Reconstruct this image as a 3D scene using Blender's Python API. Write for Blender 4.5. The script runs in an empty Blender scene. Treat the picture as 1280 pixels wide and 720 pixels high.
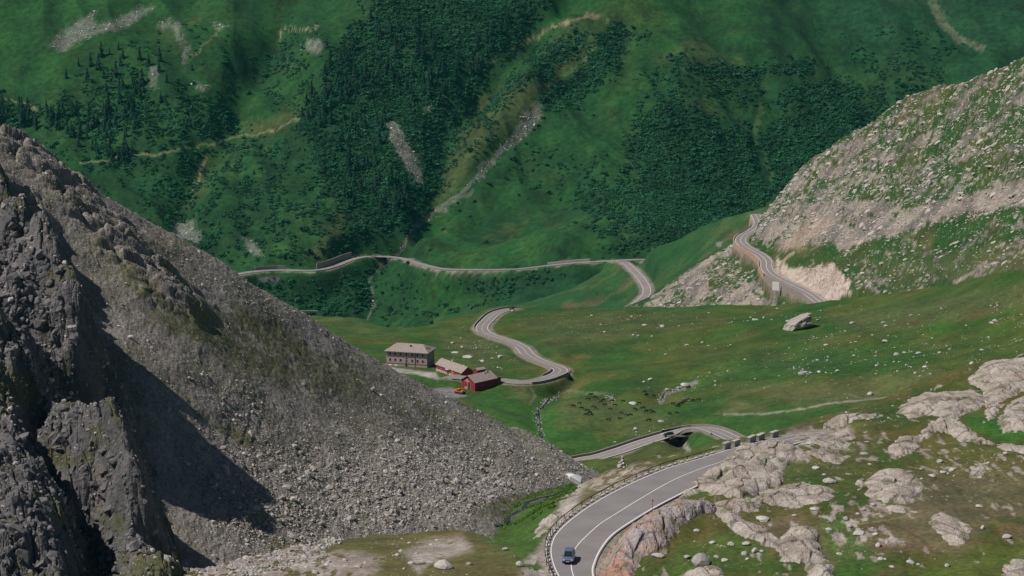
import bpy, bmesh, math, random
import numpy as np
from mathutils import Vector, Matrix
random.seed(7); RNG = np.random.default_rng(7)
R = math.radians
sc = bpy.context.scene
COL = sc.collection

# ------------------------------------------------------------------ camera, sky, sun, exposure
PITCH = R(11.0); FPX = 85/36*1280
SP, CP = math.sin(PITCH), math.cos(PITCH)
cd = bpy.data.cameras.new('camera'); cam = bpy.data.objects.new('camera', cd); COL.objects.link(cam)
cd.lens = 85; cd.sensor_width = 36; cd.clip_start = 1; cd.clip_end = 20000
cam.location = (0, 0, 0); cam.rotation_euler = (math.pi/2 - PITCH, 0, 0)
sc.camera = cam
SUN_EL, SUN_AZ = R(54), R(-101)          # azimuth measured from +Y (view direction) towards +X
sd = Vector((math.sin(SUN_AZ)*math.cos(SUN_EL), math.cos(SUN_AZ)*math.cos(SUN_EL), math.sin(SUN_EL)))
w = bpy.data.worlds.new('World'); sc.world = w; w.use_nodes = True
nt = w.node_tree; bg = nt.nodes['Background']
sky = nt.nodes.new('ShaderNodeTexSky'); sky.sky_type = 'NISHITA'; sky.sun_disc = False
sky.sun_elevation = SUN_EL; sky.sun_rotation = SUN_AZ; sky.altitude = 2000
nt.links.new(sky.outputs[0], bg.inputs[0]); bg.inputs[1].default_value = 0.05
sl = bpy.data.lights.new('sun', 'SUN'); so = bpy.data.objects.new('sun', sl); COL.objects.link(so)
sl.energy = 5.0; sl.angle = R(0.5); sl.color = (1.0, .94, .86)
so.rotation_euler = (-sd).to_track_quat('-Z', 'Y').to_euler(); so.location = (0, 0, 400)
sc.view_settings.view_transform = 'Standard'; sc.view_settings.look = 'None'
sc.view_settings.exposure = -0.2; sc.view_settings.gamma = 1

# ------------------------------------------------------------------ geometry of the view (photo survey -> world metres)
def tt(py): return -SP + (360-np.asarray(py, float))/FPX*CP
def unp(px, py, D):
    px, py, D = np.broadcast_arrays(np.asarray(px, float), np.asarray(py, float), np.asarray(D, float))
    v = (360-py)/FPX
    return np.stack([D*(px-640)/FPX, D*(CP+v*SP), D*(-SP+v*CP)], -1)
def unz(px, py, z): return unp(px, py, np.asarray(z, float)/tt(py))
def proj(X, Y, Z):
    D = Y*CP - Z*SP
    return 640+FPX*X/D, 360-FPX*(Y*SP+Z*CP)/D, D

# ------------------------------------------------------------------ noise
def _h(ix, iy, s):
    h = (ix.astype(np.int64)*374761393 + iy.astype(np.int64)*668265263 + s*974634777) & 0xffffffff
    h = ((h ^ (h >> 13))*1274126177) & 0xffffffff
    h = ((h ^ (h >> 16))*2246822519) & 0xffffffff
    return ((h ^ (h >> 15)) & 0xffffff)/float(0x1000000)
def gn(x, y, s=0):
    ix = np.floor(x); iy = np.floor(y); fx = x-ix; fy = y-iy
    u = fx*fx*fx*(fx*(fx*6-15)+10); v = fy*fy*fy*(fy*(fy*6-15)+10)
    def g(a, b):
        t = _h(ix+a, iy+b, s)*2*np.pi
        return np.cos(t)*(fx-a)+np.sin(t)*(fy-b)
    a = g(0, 0)*(1-u)+g(1, 0)*u; b = g(0, 1)*(1-u)+g(1, 1)*u
    return (a*(1-v)+b*v)*1.5
def fbm(x, y, o=4, s=0, g=.5):
    r = 0; a = 1; n = 0
    for i in range(o):
        r = r+a*gn(x, y, s+i*17); n += a; a *= g; x = x*2.03+13.7; y = y*2.03-7.1
    return r/n*1.35
def ridged(x, y, o=4, s=0):
    r = 0; a = 1; n = 0
    for i in range(o):
        r = r+a*(1-np.abs(gn(x, y, s+i*17))*2); n += a; a *= .5; x = x*2.1+3.7; y = y*2.1-9.1
    return r/n
def cells(x, y, s=0):
    ix = np.floor(x); iy = np.floor(y)
    f1 = np.full(x.shape, 9.); f2 = np.full(x.shape, 9.); cx = np.zeros(x.shape); cy = np.zeros(x.shape); px = np.zeros(x.shape); py = np.zeros(x.shape)
    for a in (-1, 0, 1):
        for b in (-1, 0, 1):
            jx = ix+a; jy = iy+b
            qx = jx+.1+.8*_h(jx, jy, s); qy = jy+.1+.8*_h(jx, jy, s+5)
            d = np.hypot(x-qx, y-qy); m = d < f1
            f2 = np.where(m, f1, np.minimum(f2, d)); f1 = np.where(m, d, f1)
            cx = np.where(m, jx, cx); cy = np.where(m, jy, cy); px = np.where(m, qx, px); py = np.where(m, qy, py)
    return f1, f2, cx, cy, x-px, y-py
def facet(x, y, s=0, tilt=1.0, kw=.42):
    f1, f2, cx, cy, dx, dy = cells(x, y, s)
    h = _h(cx, cy, s+31); gx = _h(cx, cy, s+41)*2-1; gy = _h(cx, cy, s+51)*2-1
    e = f2-f1; k = 1-(1-np.clip(e/kw, 0, 1))**2
    return (.15+h + tilt*(gx*dx+gy*dy))*k, e, h
def ss(a, b, x): t = np.clip((x-a)/(b-a), 0, 1); return t*t*(3-2*t)
def rot(x, y, a): c, s = math.cos(a), math.sin(a); return x*c+y*s, -x*s+y*c

# ------------------------------------------------------------------ polygons / polylines (vectorised)
def sdf(px, py, poly):
    """signed distance, positive inside"""
    P = np.asarray(poly, float); n = len(P)
    d = np.full(px.shape, 1e9); ins = np.zeros(px.shape, bool)
    for i in range(n):
        a = P[i]; b = P[(i+1) % n]; e = b-a; wx = px-a[0]; wy = py-a[1]
        t = np.clip((wx*e[0]+wy*e[1])/(e@e+1e-9), 0, 1)
        d = np.minimum(d, np.hypot(wx-e[0]*t, wy-e[1]*t))
        if abs(e[1]) > 1e-9:
            c = ((a[1] > py) != (b[1] > py)) & (px < e[0]*(py-a[1])/e[1]+a[0]); ins ^= c
    return np.where(ins, d, -d)
def pmask(px, py, poly, soft=4):
    P = np.asarray(poly, float); out = np.zeros(px.shape); m = soft+2
    k = (px > P[:, 0].min()-m) & (px < P[:, 0].max()+m) & (py > P[:, 1].min()-m) & (py < P[:, 1].max()+m)
    if k.any(): out[k] = ss(-soft, soft, sdf(px[k], py[k], P))
    return out
def pline(px, py, pts, W):
    """distance to a polyline + parameter (0..n-1); only exact within W"""
    P = np.asarray(pts, float); d = np.full(px.shape, 1e9); par = np.zeros(px.shape)
    for i in range(len(P)-1):
        a, b = P[i, :2], P[i+1, :2]
        k = (px > min(a[0], b[0])-W) & (px < max(a[0], b[0])+W) & (py > min(a[1], b[1])-W) & (py < max(a[1], b[1])+W)
        if not k.any(): continue
        e = b-a; wx = px[k]-a[0]; wy = py[k]-a[1]
        t = np.clip((wx*e[0]+wy*e[1])/(e@e+1e-9), 0, 1); q = np.hypot(wx-e[0]*t, wy-e[1]*t)
        dk = d[k]; pk = par[k]; m = q < dk; dk[m] = q[m]; pk[m] = i+t[m]; d[k] = dk; par[k] = pk
    return d, par
def lmask(px, py, pts, wd, soft=None):
    soft = soft or wd*.5
    d, _ = pline(px, py, pts, wd+soft+2); return 1-ss(wd-soft, wd+soft, d)
def spline(pts, step):
    P = np.asarray(pts, float); Q = [P[0]]
    n = len(P)
    for i in range(n-1):
        p0 = P[max(i-1, 0)]; p1 = P[i]; p2 = P[i+1]; p3 = P[min(i+2, n-1)]
        k = max(2, int(np.linalg.norm(p2-p1)/step))
        for j in range(1, k+1):
            t = j/k
            Q.append(.5*((2*p1)+(-p0+p2)*t+(2*p0-5*p1+4*p2-p3)*t*t+(-p0+3*p1-3*p2+p3)*t**3))
    return np.array(Q)

# ------------------------------------------------------------------ objects, tags, materials
def link(o, parent=None):
    COL.objects.link(o)
    if parent: o.parent = parent
    return o
def tag(o, label=None, cat=None, group=None, kind=None):
    if label: o['label'] = label
    if cat: o['category'] = cat
    if group: o['group'] = group
    if kind: o['kind'] = kind
    return o
def empty(name, loc, rz=0):
    o = bpy.data.objects.new(name, None); COL.objects.link(o); o.location = loc; o.rotation_euler = (0, 0, rz); o.empty_display_size = .5
    return o
def mkmesh(name, verts, faces, mats=(), smooth=False, midx=None):
    me = bpy.data.meshes.new(name); me.from_pydata([tuple(v) for v in verts], [], [tuple(f) for f in faces]); me.update()
    for m in mats: me.materials.append(m)
    if midx is not None: me.polygons.foreach_set('material_index', midx)
    if smooth: me.polygons.foreach_set('use_smooth', [True]*len(me.polygons))
    return me
def mobj(name, me, parent=None): return link(bpy.data.objects.new(name, me), parent)
def copy_tree(o, parent=None):
    c = o.copy(); COL.objects.link(c)
    if parent: c.parent = parent
    for ch in list(o.children): copy_tree(ch, c)
    return c
def gridmesh(name, V, C=None, rock=None, mat=None, keep=None, smooth=True):
    """V: (rows, cols, 3) array"""
    r, c = V.shape[:2]; idx = np.arange(r*c).reshape(r, c)
    q = np.stack([idx[:-1, :-1], idx[:-1, 1:], idx[1:, 1:], idx[1:, :-1]], -1).reshape(-1, 4)
    verts = V.reshape(-1, 3)
    if keep is not None:
        kf = keep.reshape(-1)[q].all(1); q = q[kf]
        used = np.zeros(len(verts), bool); used[q.ravel()] = True
        mp = np.cumsum(used)-1; verts = verts[used]; q = mp[q]
        if C is not None: C = C.reshape(-1, 3)[used]
        if rock is not None: rock = rock.reshape(-1)[used]
    me = bpy.data.meshes.new(name)
    me.vertices.add(len(verts)); me.vertices.foreach_set('co', verts.astype(np.float32).ravel())
    me.loops.add(len(q)*4); me.loops.foreach_set('vertex_index', q.astype(np.int32).ravel())
    me.polygons.add(len(q)); me.polygons.foreach_set('loop_start', np.arange(0, len(q)*4, 4, dtype=np.int32))
    me.polygons.foreach_set('use_smooth', np.full(len(q), smooth))
    me.update(calc_edges=True)
    if C is not None:
        a = me.color_attributes.new('albedo', 'FLOAT_COLOR', 'POINT')
        a.data.foreach_set('color', np.concatenate([np.clip(C.reshape(-1, 3), 0.002, .9), np.ones((len(verts), 1))], 1).astype(np.float32).ravel())
    if rock is not None:
        a = me.attributes.new('rock', 'FLOAT', 'POINT'); a.data.foreach_set('value', rock.astype(np.float32).ravel())
    if mat: me.materials.append(mat)
    return me

def nmat(name):
    m = bpy.data.materials.new(name); m.use_nodes = True; t = m.node_tree; b = t.nodes['Principled BSDF']
    b.inputs['Specular IOR Level'].default_value = .25
    return m, t, b
def terrain_mat(name, s1, s2, var=.35, bump=.5, bdist=.3):
    """albedo attribute x two scales of noise; relief from noise"""
    m, t, b = nmat(name); N = t.nodes.new; L = t.links.new
    at = N('ShaderNodeAttribute'); at.attribute_name = 'albedo'; rk = N('ShaderNodeAttribute'); rk.attribute_name = 'rock'
    tc = N('ShaderNodeTexCoord')
    n1 = N('ShaderNodeTexNoise'); n1.inputs['Scale'].default_value = s1; n1.inputs['Detail'].default_value = 4; n1.inputs['Roughness'].default_value = .65
    n2 = N('ShaderNodeTexNoise'); n2.inputs['Scale'].default_value = s2; n2.inputs['Detail'].default_value = 3
    L(tc.outputs['Object'], n1.inputs['Vector']); L(tc.outputs['Object'], n2.inputs['Vector'])
    mr = N('ShaderNodeMapRange'); mr.inputs[1].default_value = .3; mr.inputs[2].default_value = .7; mr.inputs[3].default_value = 1-var; mr.inputs[4].default_value = 1+var
    L(n1.outputs[0], mr.inputs[0])
    mr2 = N('ShaderNodeMapRange'); mr2.inputs[1].default_value = .3; mr2.inputs[2].default_value = .7; mr2.inputs[3].default_value = 1-var*.6; mr2.inputs[4].default_value = 1+var*.6
    L(n2.outputs[0], mr2.inputs[0])
    mu = N('ShaderNodeMath'); mu.operation = 'MULTIPLY'; L(mr.outputs[0], mu.inputs[0]); L(mr2.outputs[0], mu.inputs[1])
    vm = N('ShaderNodeVectorMath'); vm.operation = 'SCALE'; L(at.outputs['Color'], vm.inputs[0]); L(mu.outputs[0], vm.inputs['Scale'])
    L(vm.outputs[0], b.inputs['Base Color']); b.inputs['Roughness'].default_value = .92
    ma = N('ShaderNodeMath'); ma.operation = 'MULTIPLY_ADD'; L(rk.outputs['Fac'], ma.inputs[0]); ma.inputs[1].default_value = bump; ma.inputs[2].default_value = bump*.3
    bp = N('ShaderNodeBump'); bp.inputs['Distance'].default_value = bdist; L(ma.outputs[0], bp.inputs['Strength']); L(n1.outputs[0], bp.inputs['Height'])
    L(bp.outputs[0], b.inputs['Normal'])
    return m
def flat_mat(name, col, rough=.8, metal=0, scale=2, var=.2, rnd=0, bump=0):
    m, t, b = nmat(name); N = t.nodes.new; L = t.links.new
    tc = N('ShaderNodeTexCoord'); n = N('ShaderNodeTexNoise'); n.inputs['Scale'].default_value = scale; n.inputs['Detail'].default_value = 5
    L(tc.outputs['Object'], n.inputs['Vector'])
    mr = N('ShaderNodeMapRange'); mr.inputs[1].default_value = .3; mr.inputs[2].default_value = .7; mr.inputs[3].default_value = 1-var; mr.inputs[4].default_value = 1+var
    L(n.outputs[0], mr.inputs[0]); k = mr.outputs[0]
    if rnd:
        oi = N('ShaderNodeObjectInfo'); m2 = N('ShaderNodeMapRange'); m2.inputs[3].default_value = 1-rnd; m2.inputs[4].default_value = 1+rnd
        L(oi.outputs['Random'], m2.inputs[0]); mu = N('ShaderNodeMath'); mu.operation = 'MULTIPLY'; L(k, mu.inputs[0]); L(m2.outputs[0], mu.inputs[1]); k = mu.outputs[0]
    vm = N('ShaderNodeVectorMath'); vm.operation = 'SCALE'; vm.inputs[0].default_value = col[:3]; L(k, vm.inputs['Scale'])
    L(vm.outputs[0], b.inputs['Base Color']); b.inputs['Roughness'].default_value = rough; b.inputs['Metallic'].default_value = metal
    if bump:
        bp = N('ShaderNodeBump'); bp.inputs['Distance'].default_value = .1; bp.inputs['Strength'].default_value = bump; L(n.outputs[0], bp.inputs['Height']); L(bp.outputs[0], b.inputs['Normal'])
    return m
M = {}
M['far'] = terrain_mat('mountain_turf', .16, .03, .5, .9, 2.0)
M['mid'] = terrain_mat('meadow_turf', .45, .05, .42, .7, .6)
M['back'] = terrain_mat('rocky_turf', .45, .07, .42, 1.0, 1.8)
M['near'] = terrain_mat('hill_turf', 1.1, .15, .40, .9, .35)
M['scree'] = terrain_mat('scree', 1.1, .12, .35, 1.0, .5)
M['cliff'] = terrain_mat('cliff_rock', .9, .15, .3, 1.0, .6)
M['outcrop'] = terrain_mat('outcrop_rock', 1.8, .3, .28, 1.0, .4)
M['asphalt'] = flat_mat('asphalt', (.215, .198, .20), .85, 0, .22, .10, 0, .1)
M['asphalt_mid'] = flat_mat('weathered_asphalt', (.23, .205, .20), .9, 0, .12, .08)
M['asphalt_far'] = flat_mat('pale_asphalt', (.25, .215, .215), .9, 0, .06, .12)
M['paint'] = flat_mat('road_paint', (.72, .68, .68), .7, 0, 1.5, .08)
M['stone'] = flat_mat('pale_stone', (.40, .37, .34), .9, 0, 1.2, .22, .15, .4)
M['kerb'] = flat_mat('kerb_stone', (.48, .44, .42), .9, 0, 1.2, .15, .1)
M['boulder'] = flat_mat('boulder_stone', (.42, .40, .37), .9, 0, .9, .25, .2, .5)
M['scree_rock'] = flat_mat('scree_stone', (.35, .322, .305), .92, 0, .8, .25, .38, .4)
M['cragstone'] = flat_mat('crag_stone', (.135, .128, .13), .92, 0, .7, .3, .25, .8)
M['masonry'] = flat_mat('masonry', (.27, .23, .21), .9, 0, .8, .2, 0, .4)
M['pinkwall'] = flat_mat('pinkish_masonry', (.42, .27, .20), .9, 0, .3, .15, 0, .3)
M['wood'] = flat_mat('dark_timber', (.055, .05, .045), .8, 0, 3, .3)
M['steel'] = flat_mat('weathered_steel', (.10, .10, .11), .6, .3, 3, .2)
M['black'] = flat_mat('shade_black', (.008, .008, .009), .9)  # flat black painted in place of shade inside culvert and bridge
M['water'] = flat_mat('stream_water', (.02, .022, .022), .35, 0, .5, .3)

# ------------------------------------------------------------------ landforms
LANDS = {}
class Land:
    def __init__(s, name, az, rows, ctrl, crest=None, drop=.6, lam=.02):
        s.name = name; LANDS[name] = s
        s.az = np.arange(az[0], az[1]+az[2], az[2]); s.kx = (s.az-640)/FPX       # columns: equal steps of bearing
        s.rows = np.asarray(rows, float); s.crest = crest; s.drop = drop; s.mods = []; s.Z = None
        if ctrl is not None:
            P = np.array([unp(*c) for c in ctrl]); s.fit(P, lam)
        s.azc = lambda X, Y: 640+FPX*(X/Y)*0.985
    def fit(s, P, lam):
        s.S = 200.; q = P[:, :2]/s.S; n = len(q); s.q = q
        d = np.linalg.norm(q[:, None]-q[None], axis=2); K = np.where(d > 0, d*d*np.log(d+1e-12), 0)+lam*np.eye(n)
        A = np.zeros((n+3, n+3)); A[:n, :n] = K; A[:n, n] = 1; A[:n, n+1:] = q; A[n, :n] = 1; A[n+1:, :n] = q.T
        b = np.zeros(n+3); b[:n] = P[:, 2]; s.w = np.linalg.solve(A, b)
    def tps(s, X, Y):
        x = X/s.S; y = Y/s.S; n = len(s.q); o = s.w[n]+s.w[n+1]*x+s.w[n+2]*y
        for i in range(n):
            d2 = (x-s.q[i, 0])**2+(y-s.q[i, 1])**2; o = o+s.w[i]*.5*d2*np.log(d2+1e-12)
        return o
    def base(s, X, Y):
        z = s.tps(X, Y)
        if s.crest is not None:
            c = np.asarray(s.crest, float); Yc = np.interp(s.azc(X, Y), c[:, 0], c[:, 1]); e = np.maximum(0, Y-Yc)
            z = z-s.drop*e*e/(e+15)
        return z
    def eval0(s, X, Y):
        z = s.base(X, Y)
        for f in s.mods: z = f(X, Y, z)
        return z
    def compute(s):
        Yg, Kg = np.meshgrid(s.rows, s.kx, indexing='ij'); s.Yg = Yg; s.Xg = Kg*Yg
        s.Z = s.eval0(s.Xg, s.Yg); s.px, s.py, s.D = proj(s.Xg, s.Yg, s.Z); return s
    def h(s, X, Y):
        """bilinear height of the finished surface"""
        X = np.asarray(X, float); Y = np.asarray(Y, float)
        if s.Z is None: return s.eval0(X, Y)
        c = (X/Y-s.kx[0])/(s.kx[1]-s.kx[0]); r = np.interp(Y, s.rows, np.arange(len(s.rows)))
        c = np.clip(c, 0, len(s.kx)-1.001); r = np.clip(r, 0, len(s.rows)-1.001)
        i = r.astype(int); j = c.astype(int); fr = r-i; fc = c-j; Z = s.Z
        return (Z[i, j]*(1-fr)*(1-fc)+Z[i+1, j]*fr*(1-fc)+Z[i, j+1]*(1-fr)*fc+Z[i+1, j+1]*fr*fc)
    def hit(s, px, py, slip=True):
        """where the sight line through a surveyed point meets this landform"""
        px = np.atleast_1d(np.asarray(px, float)); py = np.atleast_1d(np.asarray(py, float)).copy()
        D = np.linspace(s.rows[0]*1.01, s.rows[-1]*1.0, 900)
        out = np.zeros((len(px), 3))
        for k in range(len(px)):
            for tr in range(60):
                P = unp(px[k], py[k], D); g = s.h(P[:, 0], P[:, 1])-P[:, 2]; i = np.argmax(g > 0)
                if g[i] > 0: break
                py[k] += 2
            if i > 0:
                f = g[i-1]/(g[i-1]-g[i]); d = D[i-1]+f*(D[i]-D[i-1])
            else: d = D[0]
            P = unp(px[k], py[k], d); P[2] = s.h(P[0], P[1]); out[k] = P
        return out
    def build(s, C, rock, mat, label=None):
        V = np.stack([s.Xg, s.Yg, s.Z], -1)
        me = gridmesh(s.name, V, C, rock, mat); o = mobj(s.name, me); tag(o, label, kind='structure'); s.obj = o; return o
def bump_line(L, pts_px, amp, wd, land=None, taper=True):
    """a spur (amp > 0) or gully (amp < 0) following a surveyed line"""
    P = L.hit([p[0] for p in pts_px], [p[1] for p in pts_px])
    def f(X, Y, z):
        d, par = pline(X, Y, P[:, :2], wd*3)
        k = np.exp(-(d/wd)**2)
        return z+amp*k
    return f
def conform(road, hw, blend, sink=.25, skip=(), left=None):
    """cut / fill the ground to a road"""
    Pr = road
    def f(X, Y, z):
        d, par = pline(X, Y, Pr[:, :2], hw+blend); m = d < hw+blend
        zr = np.interp(par, np.arange(len(Pr)), Pr[:, 2])-sink
        k = 1-ss(hw, hw+blend, d)
        if left:
            i = np.clip(par.astype(int), 0, len(Pr)-2); tx = Pr[i+1, 0]-Pr[i, 0]; ty = Pr[i+1, 1]-Pr[i, 1]; cr = tx*(Y-Pr[i, 1])-ty*(X-Pr[i, 0])
            k2 = 1-ss(left[0], left[0]+left[1], d); z = z-left[2]*(1-ss(4, 22, d))*(cr > 0)*(d > left[0]*.9); k = np.where(cr > 0, k2, k)
        for (sx, sy, rr) in skip: k = k*ss(rr*.6, rr, np.hypot(X-sx, Y-sy))
        return np.where(m, z*(1-k)+zr*k, z)
    return f
def lerp(a, b, k):
    k = np.asarray(k)[..., None]; return a*(1-k)+b*k
def col(c, shape): return np.broadcast_to(np.array(c, float), shape+(3,)).copy()

# palettes (linear albedo)
G_RICH = (.030, .090, .018); G_MID = (.050, .095, .024); G_OLIVE = (.085, .098, .032); G_BROWN = (.135, .105, .058)
RK_PALE = (.40, .365, .335); RK_WARM = (.38, .32, .265); RK_PINK = (.40, .28, .22); RK_GREY = (.20, .19, .185); RK_DARK = (.10, .10, .10)
def grassmix(X, Y, s, a=G_RICH, b=G_MID, c=G_OLIVE, d=G_BROWN, sc1=60., brown=.3):
    n1 = fbm(X/sc1, Y/sc1/1.6, 4, s); n2 = fbm(X/sc1*3.1, Y/sc1*2, 4, s+3); n3 = fbm(X/sc1*.6, Y/sc1*.6, 3, s+9)
    C = lerp(col(a, X.shape), col(b, X.shape), ss(-.5, .3, n1+.4*n2))
    C = lerp(C, col(c, X.shape), ss(0, .6, n1*.5+n2*.6+.1)); C = lerp(C, col(d, X.shape), ss(.1, .7, n3+.5*n2-.3+brown)*.8)
    return C
def paint(C, m, c): return C*(1-m[..., None])+np.asarray(c, float)*m[..., None]

# ============================ far mountain
def fD(py): return 1990/(.62-tt(py))
ctrl = []
for x in (-150, 150, 450, 750, 1050, 1430):
    for y in (-60, 60, 180, 290): ctrl.append((x, y, float(fD(y)) + (60 if x > 1000 and y < 200 else 0)))
FAR_ROAD = [(240, 347, -446), (290, 343.5, -446), (313.6, 339.8, -446), (347, 337.6, -446), (391, 338.2, -446), (414, 334, -445), (438, 325, -444), (458, 321, -443), (481.5, 320.8, -442), (501.7, 323, -440),
            (528.6, 330.7, -437), (558.8, 336.4, -434), (616, 337.2, -430), (649.5, 336, -426), (683, 332.4, -422), (710, 329.5, -419), (745, 327, -416), (777, 325.4, -413), (802, 324.6, -412), (830, 326, -411)]
for (x, y, z) in FAR_ROAD[::3]:
    ctrl.append((x, y, float(z/tt(y))))
    ctrl.append((x, y+60, float(z/tt(y))-45)); ctrl.append((x, y+120, float(z/tt(y))-80))
FM = Land('far_mountain', (-100, 1390, 1.6), np.concatenate([np.arange(2150, 2330, 4.), np.arange(2330, 2800, 1.45), np.arange(2800, 3150, 5.)]), ctrl, lam=.3)
far_pts = spline(np.array([unz(*p) for p in FAR_ROAD]), 6)
def far_noise(X, Y, z):
    n = fbm(X/230, Y/420, 4, 3)*20
    u, v = rot(X, Y, .5)
    n = n+(ridged(u/95, v/260, 2, 11)-.45)*14+fbm(X/45, Y/60, 4, 21)*3.5
    q = ss(700, 1500, 640+FPX*X/Y)*.0
    return z+n*(1-q)
GORGE = [(497, 318), (512, 290), (530, 272), (548, 235), (556, 190), (566, 140), (600, 95), (640, 50), (700, -10)]
GUL2 = [(200, 300), (228, 262), (240, 225), (262, 188), (285, 150), (305, 95), (345, 45), (370, -20)]
SCARLINE = [(512, 292), (548, 262), (575, 244), (592, 222), (622, 190), (645, 165), (672, 130), (705, 100)]
tmp = [bump_line(FM, GORGE, -26, 24), bump_line(FM, GUL2, -17, 20), bump_line(FM, [(520, 250), (575, 215), (610, 165), (650, 110), (700, 55), (760, 15)], 13, 32),
       bump_line(FM, SCARLINE, -5, 10), bump_line(FM, [(380, 330), (400, 255), (440, 190), (450, 110), (470, 20)], 13, 55), bump_line(FM, [(260, 260), (330, 200), (400, 140), (430, 60), (500, -20)], 11, 45),
       bump_line(FM, [(120, 200), (200, 150), (260, 60), (290, -20)], 9, 50), 
       bump_line(FM, [(960, 260), (950, 150), (905, 80), (880, -10)], -14, 45), bump_line(FM, [(1110, 150), (1060, 80), (1010, 0)], -18, 40),
       bump_line(FM, [(800, 300), (840, 180), (900, 60)], 14, 70), bump_line(FM, [(478, 332), (462, 350), (468, 380), (455, 405)], -9, 12), bump_line(FM, [(520, 405), (535, 360), (525, 335)], 8, 25)]
FM.mods = [far_noise]+tmp+[conform(far_pts, 4.5, 16, .3, skip=[tuple(unz(480, 321, -442)[:2])+(16,)])]
FM.compute(); print('FM done')

# polygons of woodland / scrub on the far mountain, traced from the survey (photo pixels), with density
SCRUB = [([(-20, 120), (60, 140), (95, 105), (130, 90), (185, 80), (200, 130), (215, 110), (290, 120), (300, 165), (260, 180), (120, 190), (110, 165), (-20, 160)], .5),
 ([(-20, 160), (110, 190), (280, 178), (262, 215), (240, 240), (215, 275), (130, 240), (60, 190), (-20, 185)], .35),
 ([(252, 200), (280, 172), (350, 170), (430, 150), (475, 200), (482, 300), (440, 318), (340, 328), (270, 315), (235, 270)], .33),
 ([(405, 75), (440, 40), (465, -10), (690, -10), (662, 40), (620, 80), (590, 130), (572, 170), (556, 210), (545, 240), (530, 270), (500, 305), (440, 290), (410, 240), (375, 160), (375, 140), (410, 110)], .80),
 ([(699, 40), (736, 37), (739, 54), (720, 72), (699, 81), (675, 107), (642, 113), (608, 148), (600, 140), (640, 95)], .75),
 ([(749, 34), (775, 32), (806, 42), (788, 52), (773, 67), (766, 90), (756, 101), (735, 112), (722, 126), (705, 134), (668, 131), (672, 118), (709, 97), (728, 80), (741, 58)], .9),
 ([(800, 133), (850, 125), (880, 140), (930, 160), (1000, 150), (1060, 118), (1160, 118), (1100, 145), (1060, 170), (1000, 215), (945, 285), (880, 300), (800, 322), (775, 318), (790, 250), (785, 200)], .84),
 ([(850, 67), (884, 78), (930, 86), (1014, 74), (1011, 91), (975, 95), (940, 104), (884, 100), (850, 97), (835, 80)], .75),
 ([(981, 107), (1030, 95), (1080, 105), (1180, 112), (1175, 128), (1060, 130), (1000, 150), (960, 130)], .7),
 ([(300, 352), (420, 348), (480, 335), (465, 352), (466, 385), (450, 410), (400, 400), (340, 380)], .6), ([(575, 352), (640, 344), (760, 338), (800, 330), (780, 345), (740, 360), (690, 378), (640, 385), (600, 370)], .85),
 ([(480, 345), (600, 350), (660, 380), (540, 412), (470, 405)], .22), ([(720, 235), (795, 215), (800, 320), (760, 322), (735, 280)], .5), ([(650, 180), (765, 195), (790, 300), (740, 300), (700, 255), (600, 215)], .14),
 ([(150, 30), (400, 40), (410, 120), (300, 120), (240, 80), (150, 60)], .1), ([(560, 150), (650, 110), (640, 150), (590, 210), (540, 250)], .3), ([(800, 90), (860, 100), (1000, 105), (960, 140), (880, 130), (800, 130)], .35),
 ([(180, 230), (260, 220), (270, 320), (330, 340), (240, 330)], .4), ([(330, 60), (375, 50), (400, 120), (340, 130), (310, 100)], .35), ([(1060, 40), (1200, 40), (1180, 110), (1080, 100)], .25)]
FAR_ROCK = [[(60, 58), (75, 40), (105, 22), (120, 14), (117, 33), (150, 22), (178, 8), (195, 9), (160, 33), (122, 43), (100, 53), (75, 63)], [(198, 30), (213, 22), (216, 32), (202, 38)], [(214, 30), (222, 28), (232, 52), (223, 50)], [(228, 58), (237, 60), (235, 78), (228, 78)],
 [(384, 48), (402, 50), (401, 66), (388, 68), (378, 60)], [(243, 103), (262, 106), (258, 115), (244, 113)], [(186, 82), (198, 84), (196, 97), (187, 95)], [(480, 148), (497, 151), (512, 180), (527, 210), (530, 228), (521, 233), (512, 215), (497, 200), (488, 178)], [(668, 128), (677, 130), (675, 150), (655, 172), (640, 185), (636, 178), (648, 152)],
 [(632, 180), (645, 160), (640, 182), (620, 200), (598, 228), (590, 228), (610, 205)], [(532, 132), (540, 133), (540, 141), (533, 139)], [(216, 280), (240, 275), (252, 290), (248, 308), (232, 300), (220, 296)], [(604, 84), (620, 69), (618, 78), (608, 88)], [(264, 28), (285, 33), (270, 36)], [(188, 96), (196, 96), (198, 110), (188, 108)],
 [(300, 295), (318, 300), (330, 320), (312, 316)]]
X, Y, px, py = FM.Xg, FM.Yg, FM.px, FM.py
wx = px+fbm(X/14, Y/20, 3, 71)*6; wy = py+fbm(X/14, Y/20, 3, 77)*5
C = grassmix(X, Y, 5, (.007, .045, .010), (.011, .062, .012), (.022, .068, .014), (.050, .064, .020), 90., -.04)
for poly in ([(590, 130), (660, 90), (720, 20), (800, -10), (840, 30), (740, 60), (690, 110), (610, 190), (520, 290), (500, 310), (545, 245)], [(310, 155), (375, 135), (378, 150), (330, 172), (300, 170)], [(425, 255), (450, 270), (400, 330), (385, 320)], [(240, 230), (262, 190), (258, 240), (230, 262)]):
    C = paint(C, pmask(wx, wy, poly, 10)*.65, (.062, .072, .022))
for poly in ([(-20, -20), (240, -20), (190, 70), (120, 110), (-20, 110)], [(670, 30), (770, -20), (880, -20), (860, 60), (790, 70)]): C = paint(C, pmask(wx, wy, poly, 30)*.5, (.013, .066, .009))
C = paint(C, ss(940, 1100, px)*ss(150, 30, py)*.6, (.008, .048, .022))
fdens = np.zeros(px.shape)
for poly, dn in SCRUB: fdens = np.maximum(fdens, pmask(wx, wy, poly, 7)*dn)
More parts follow.
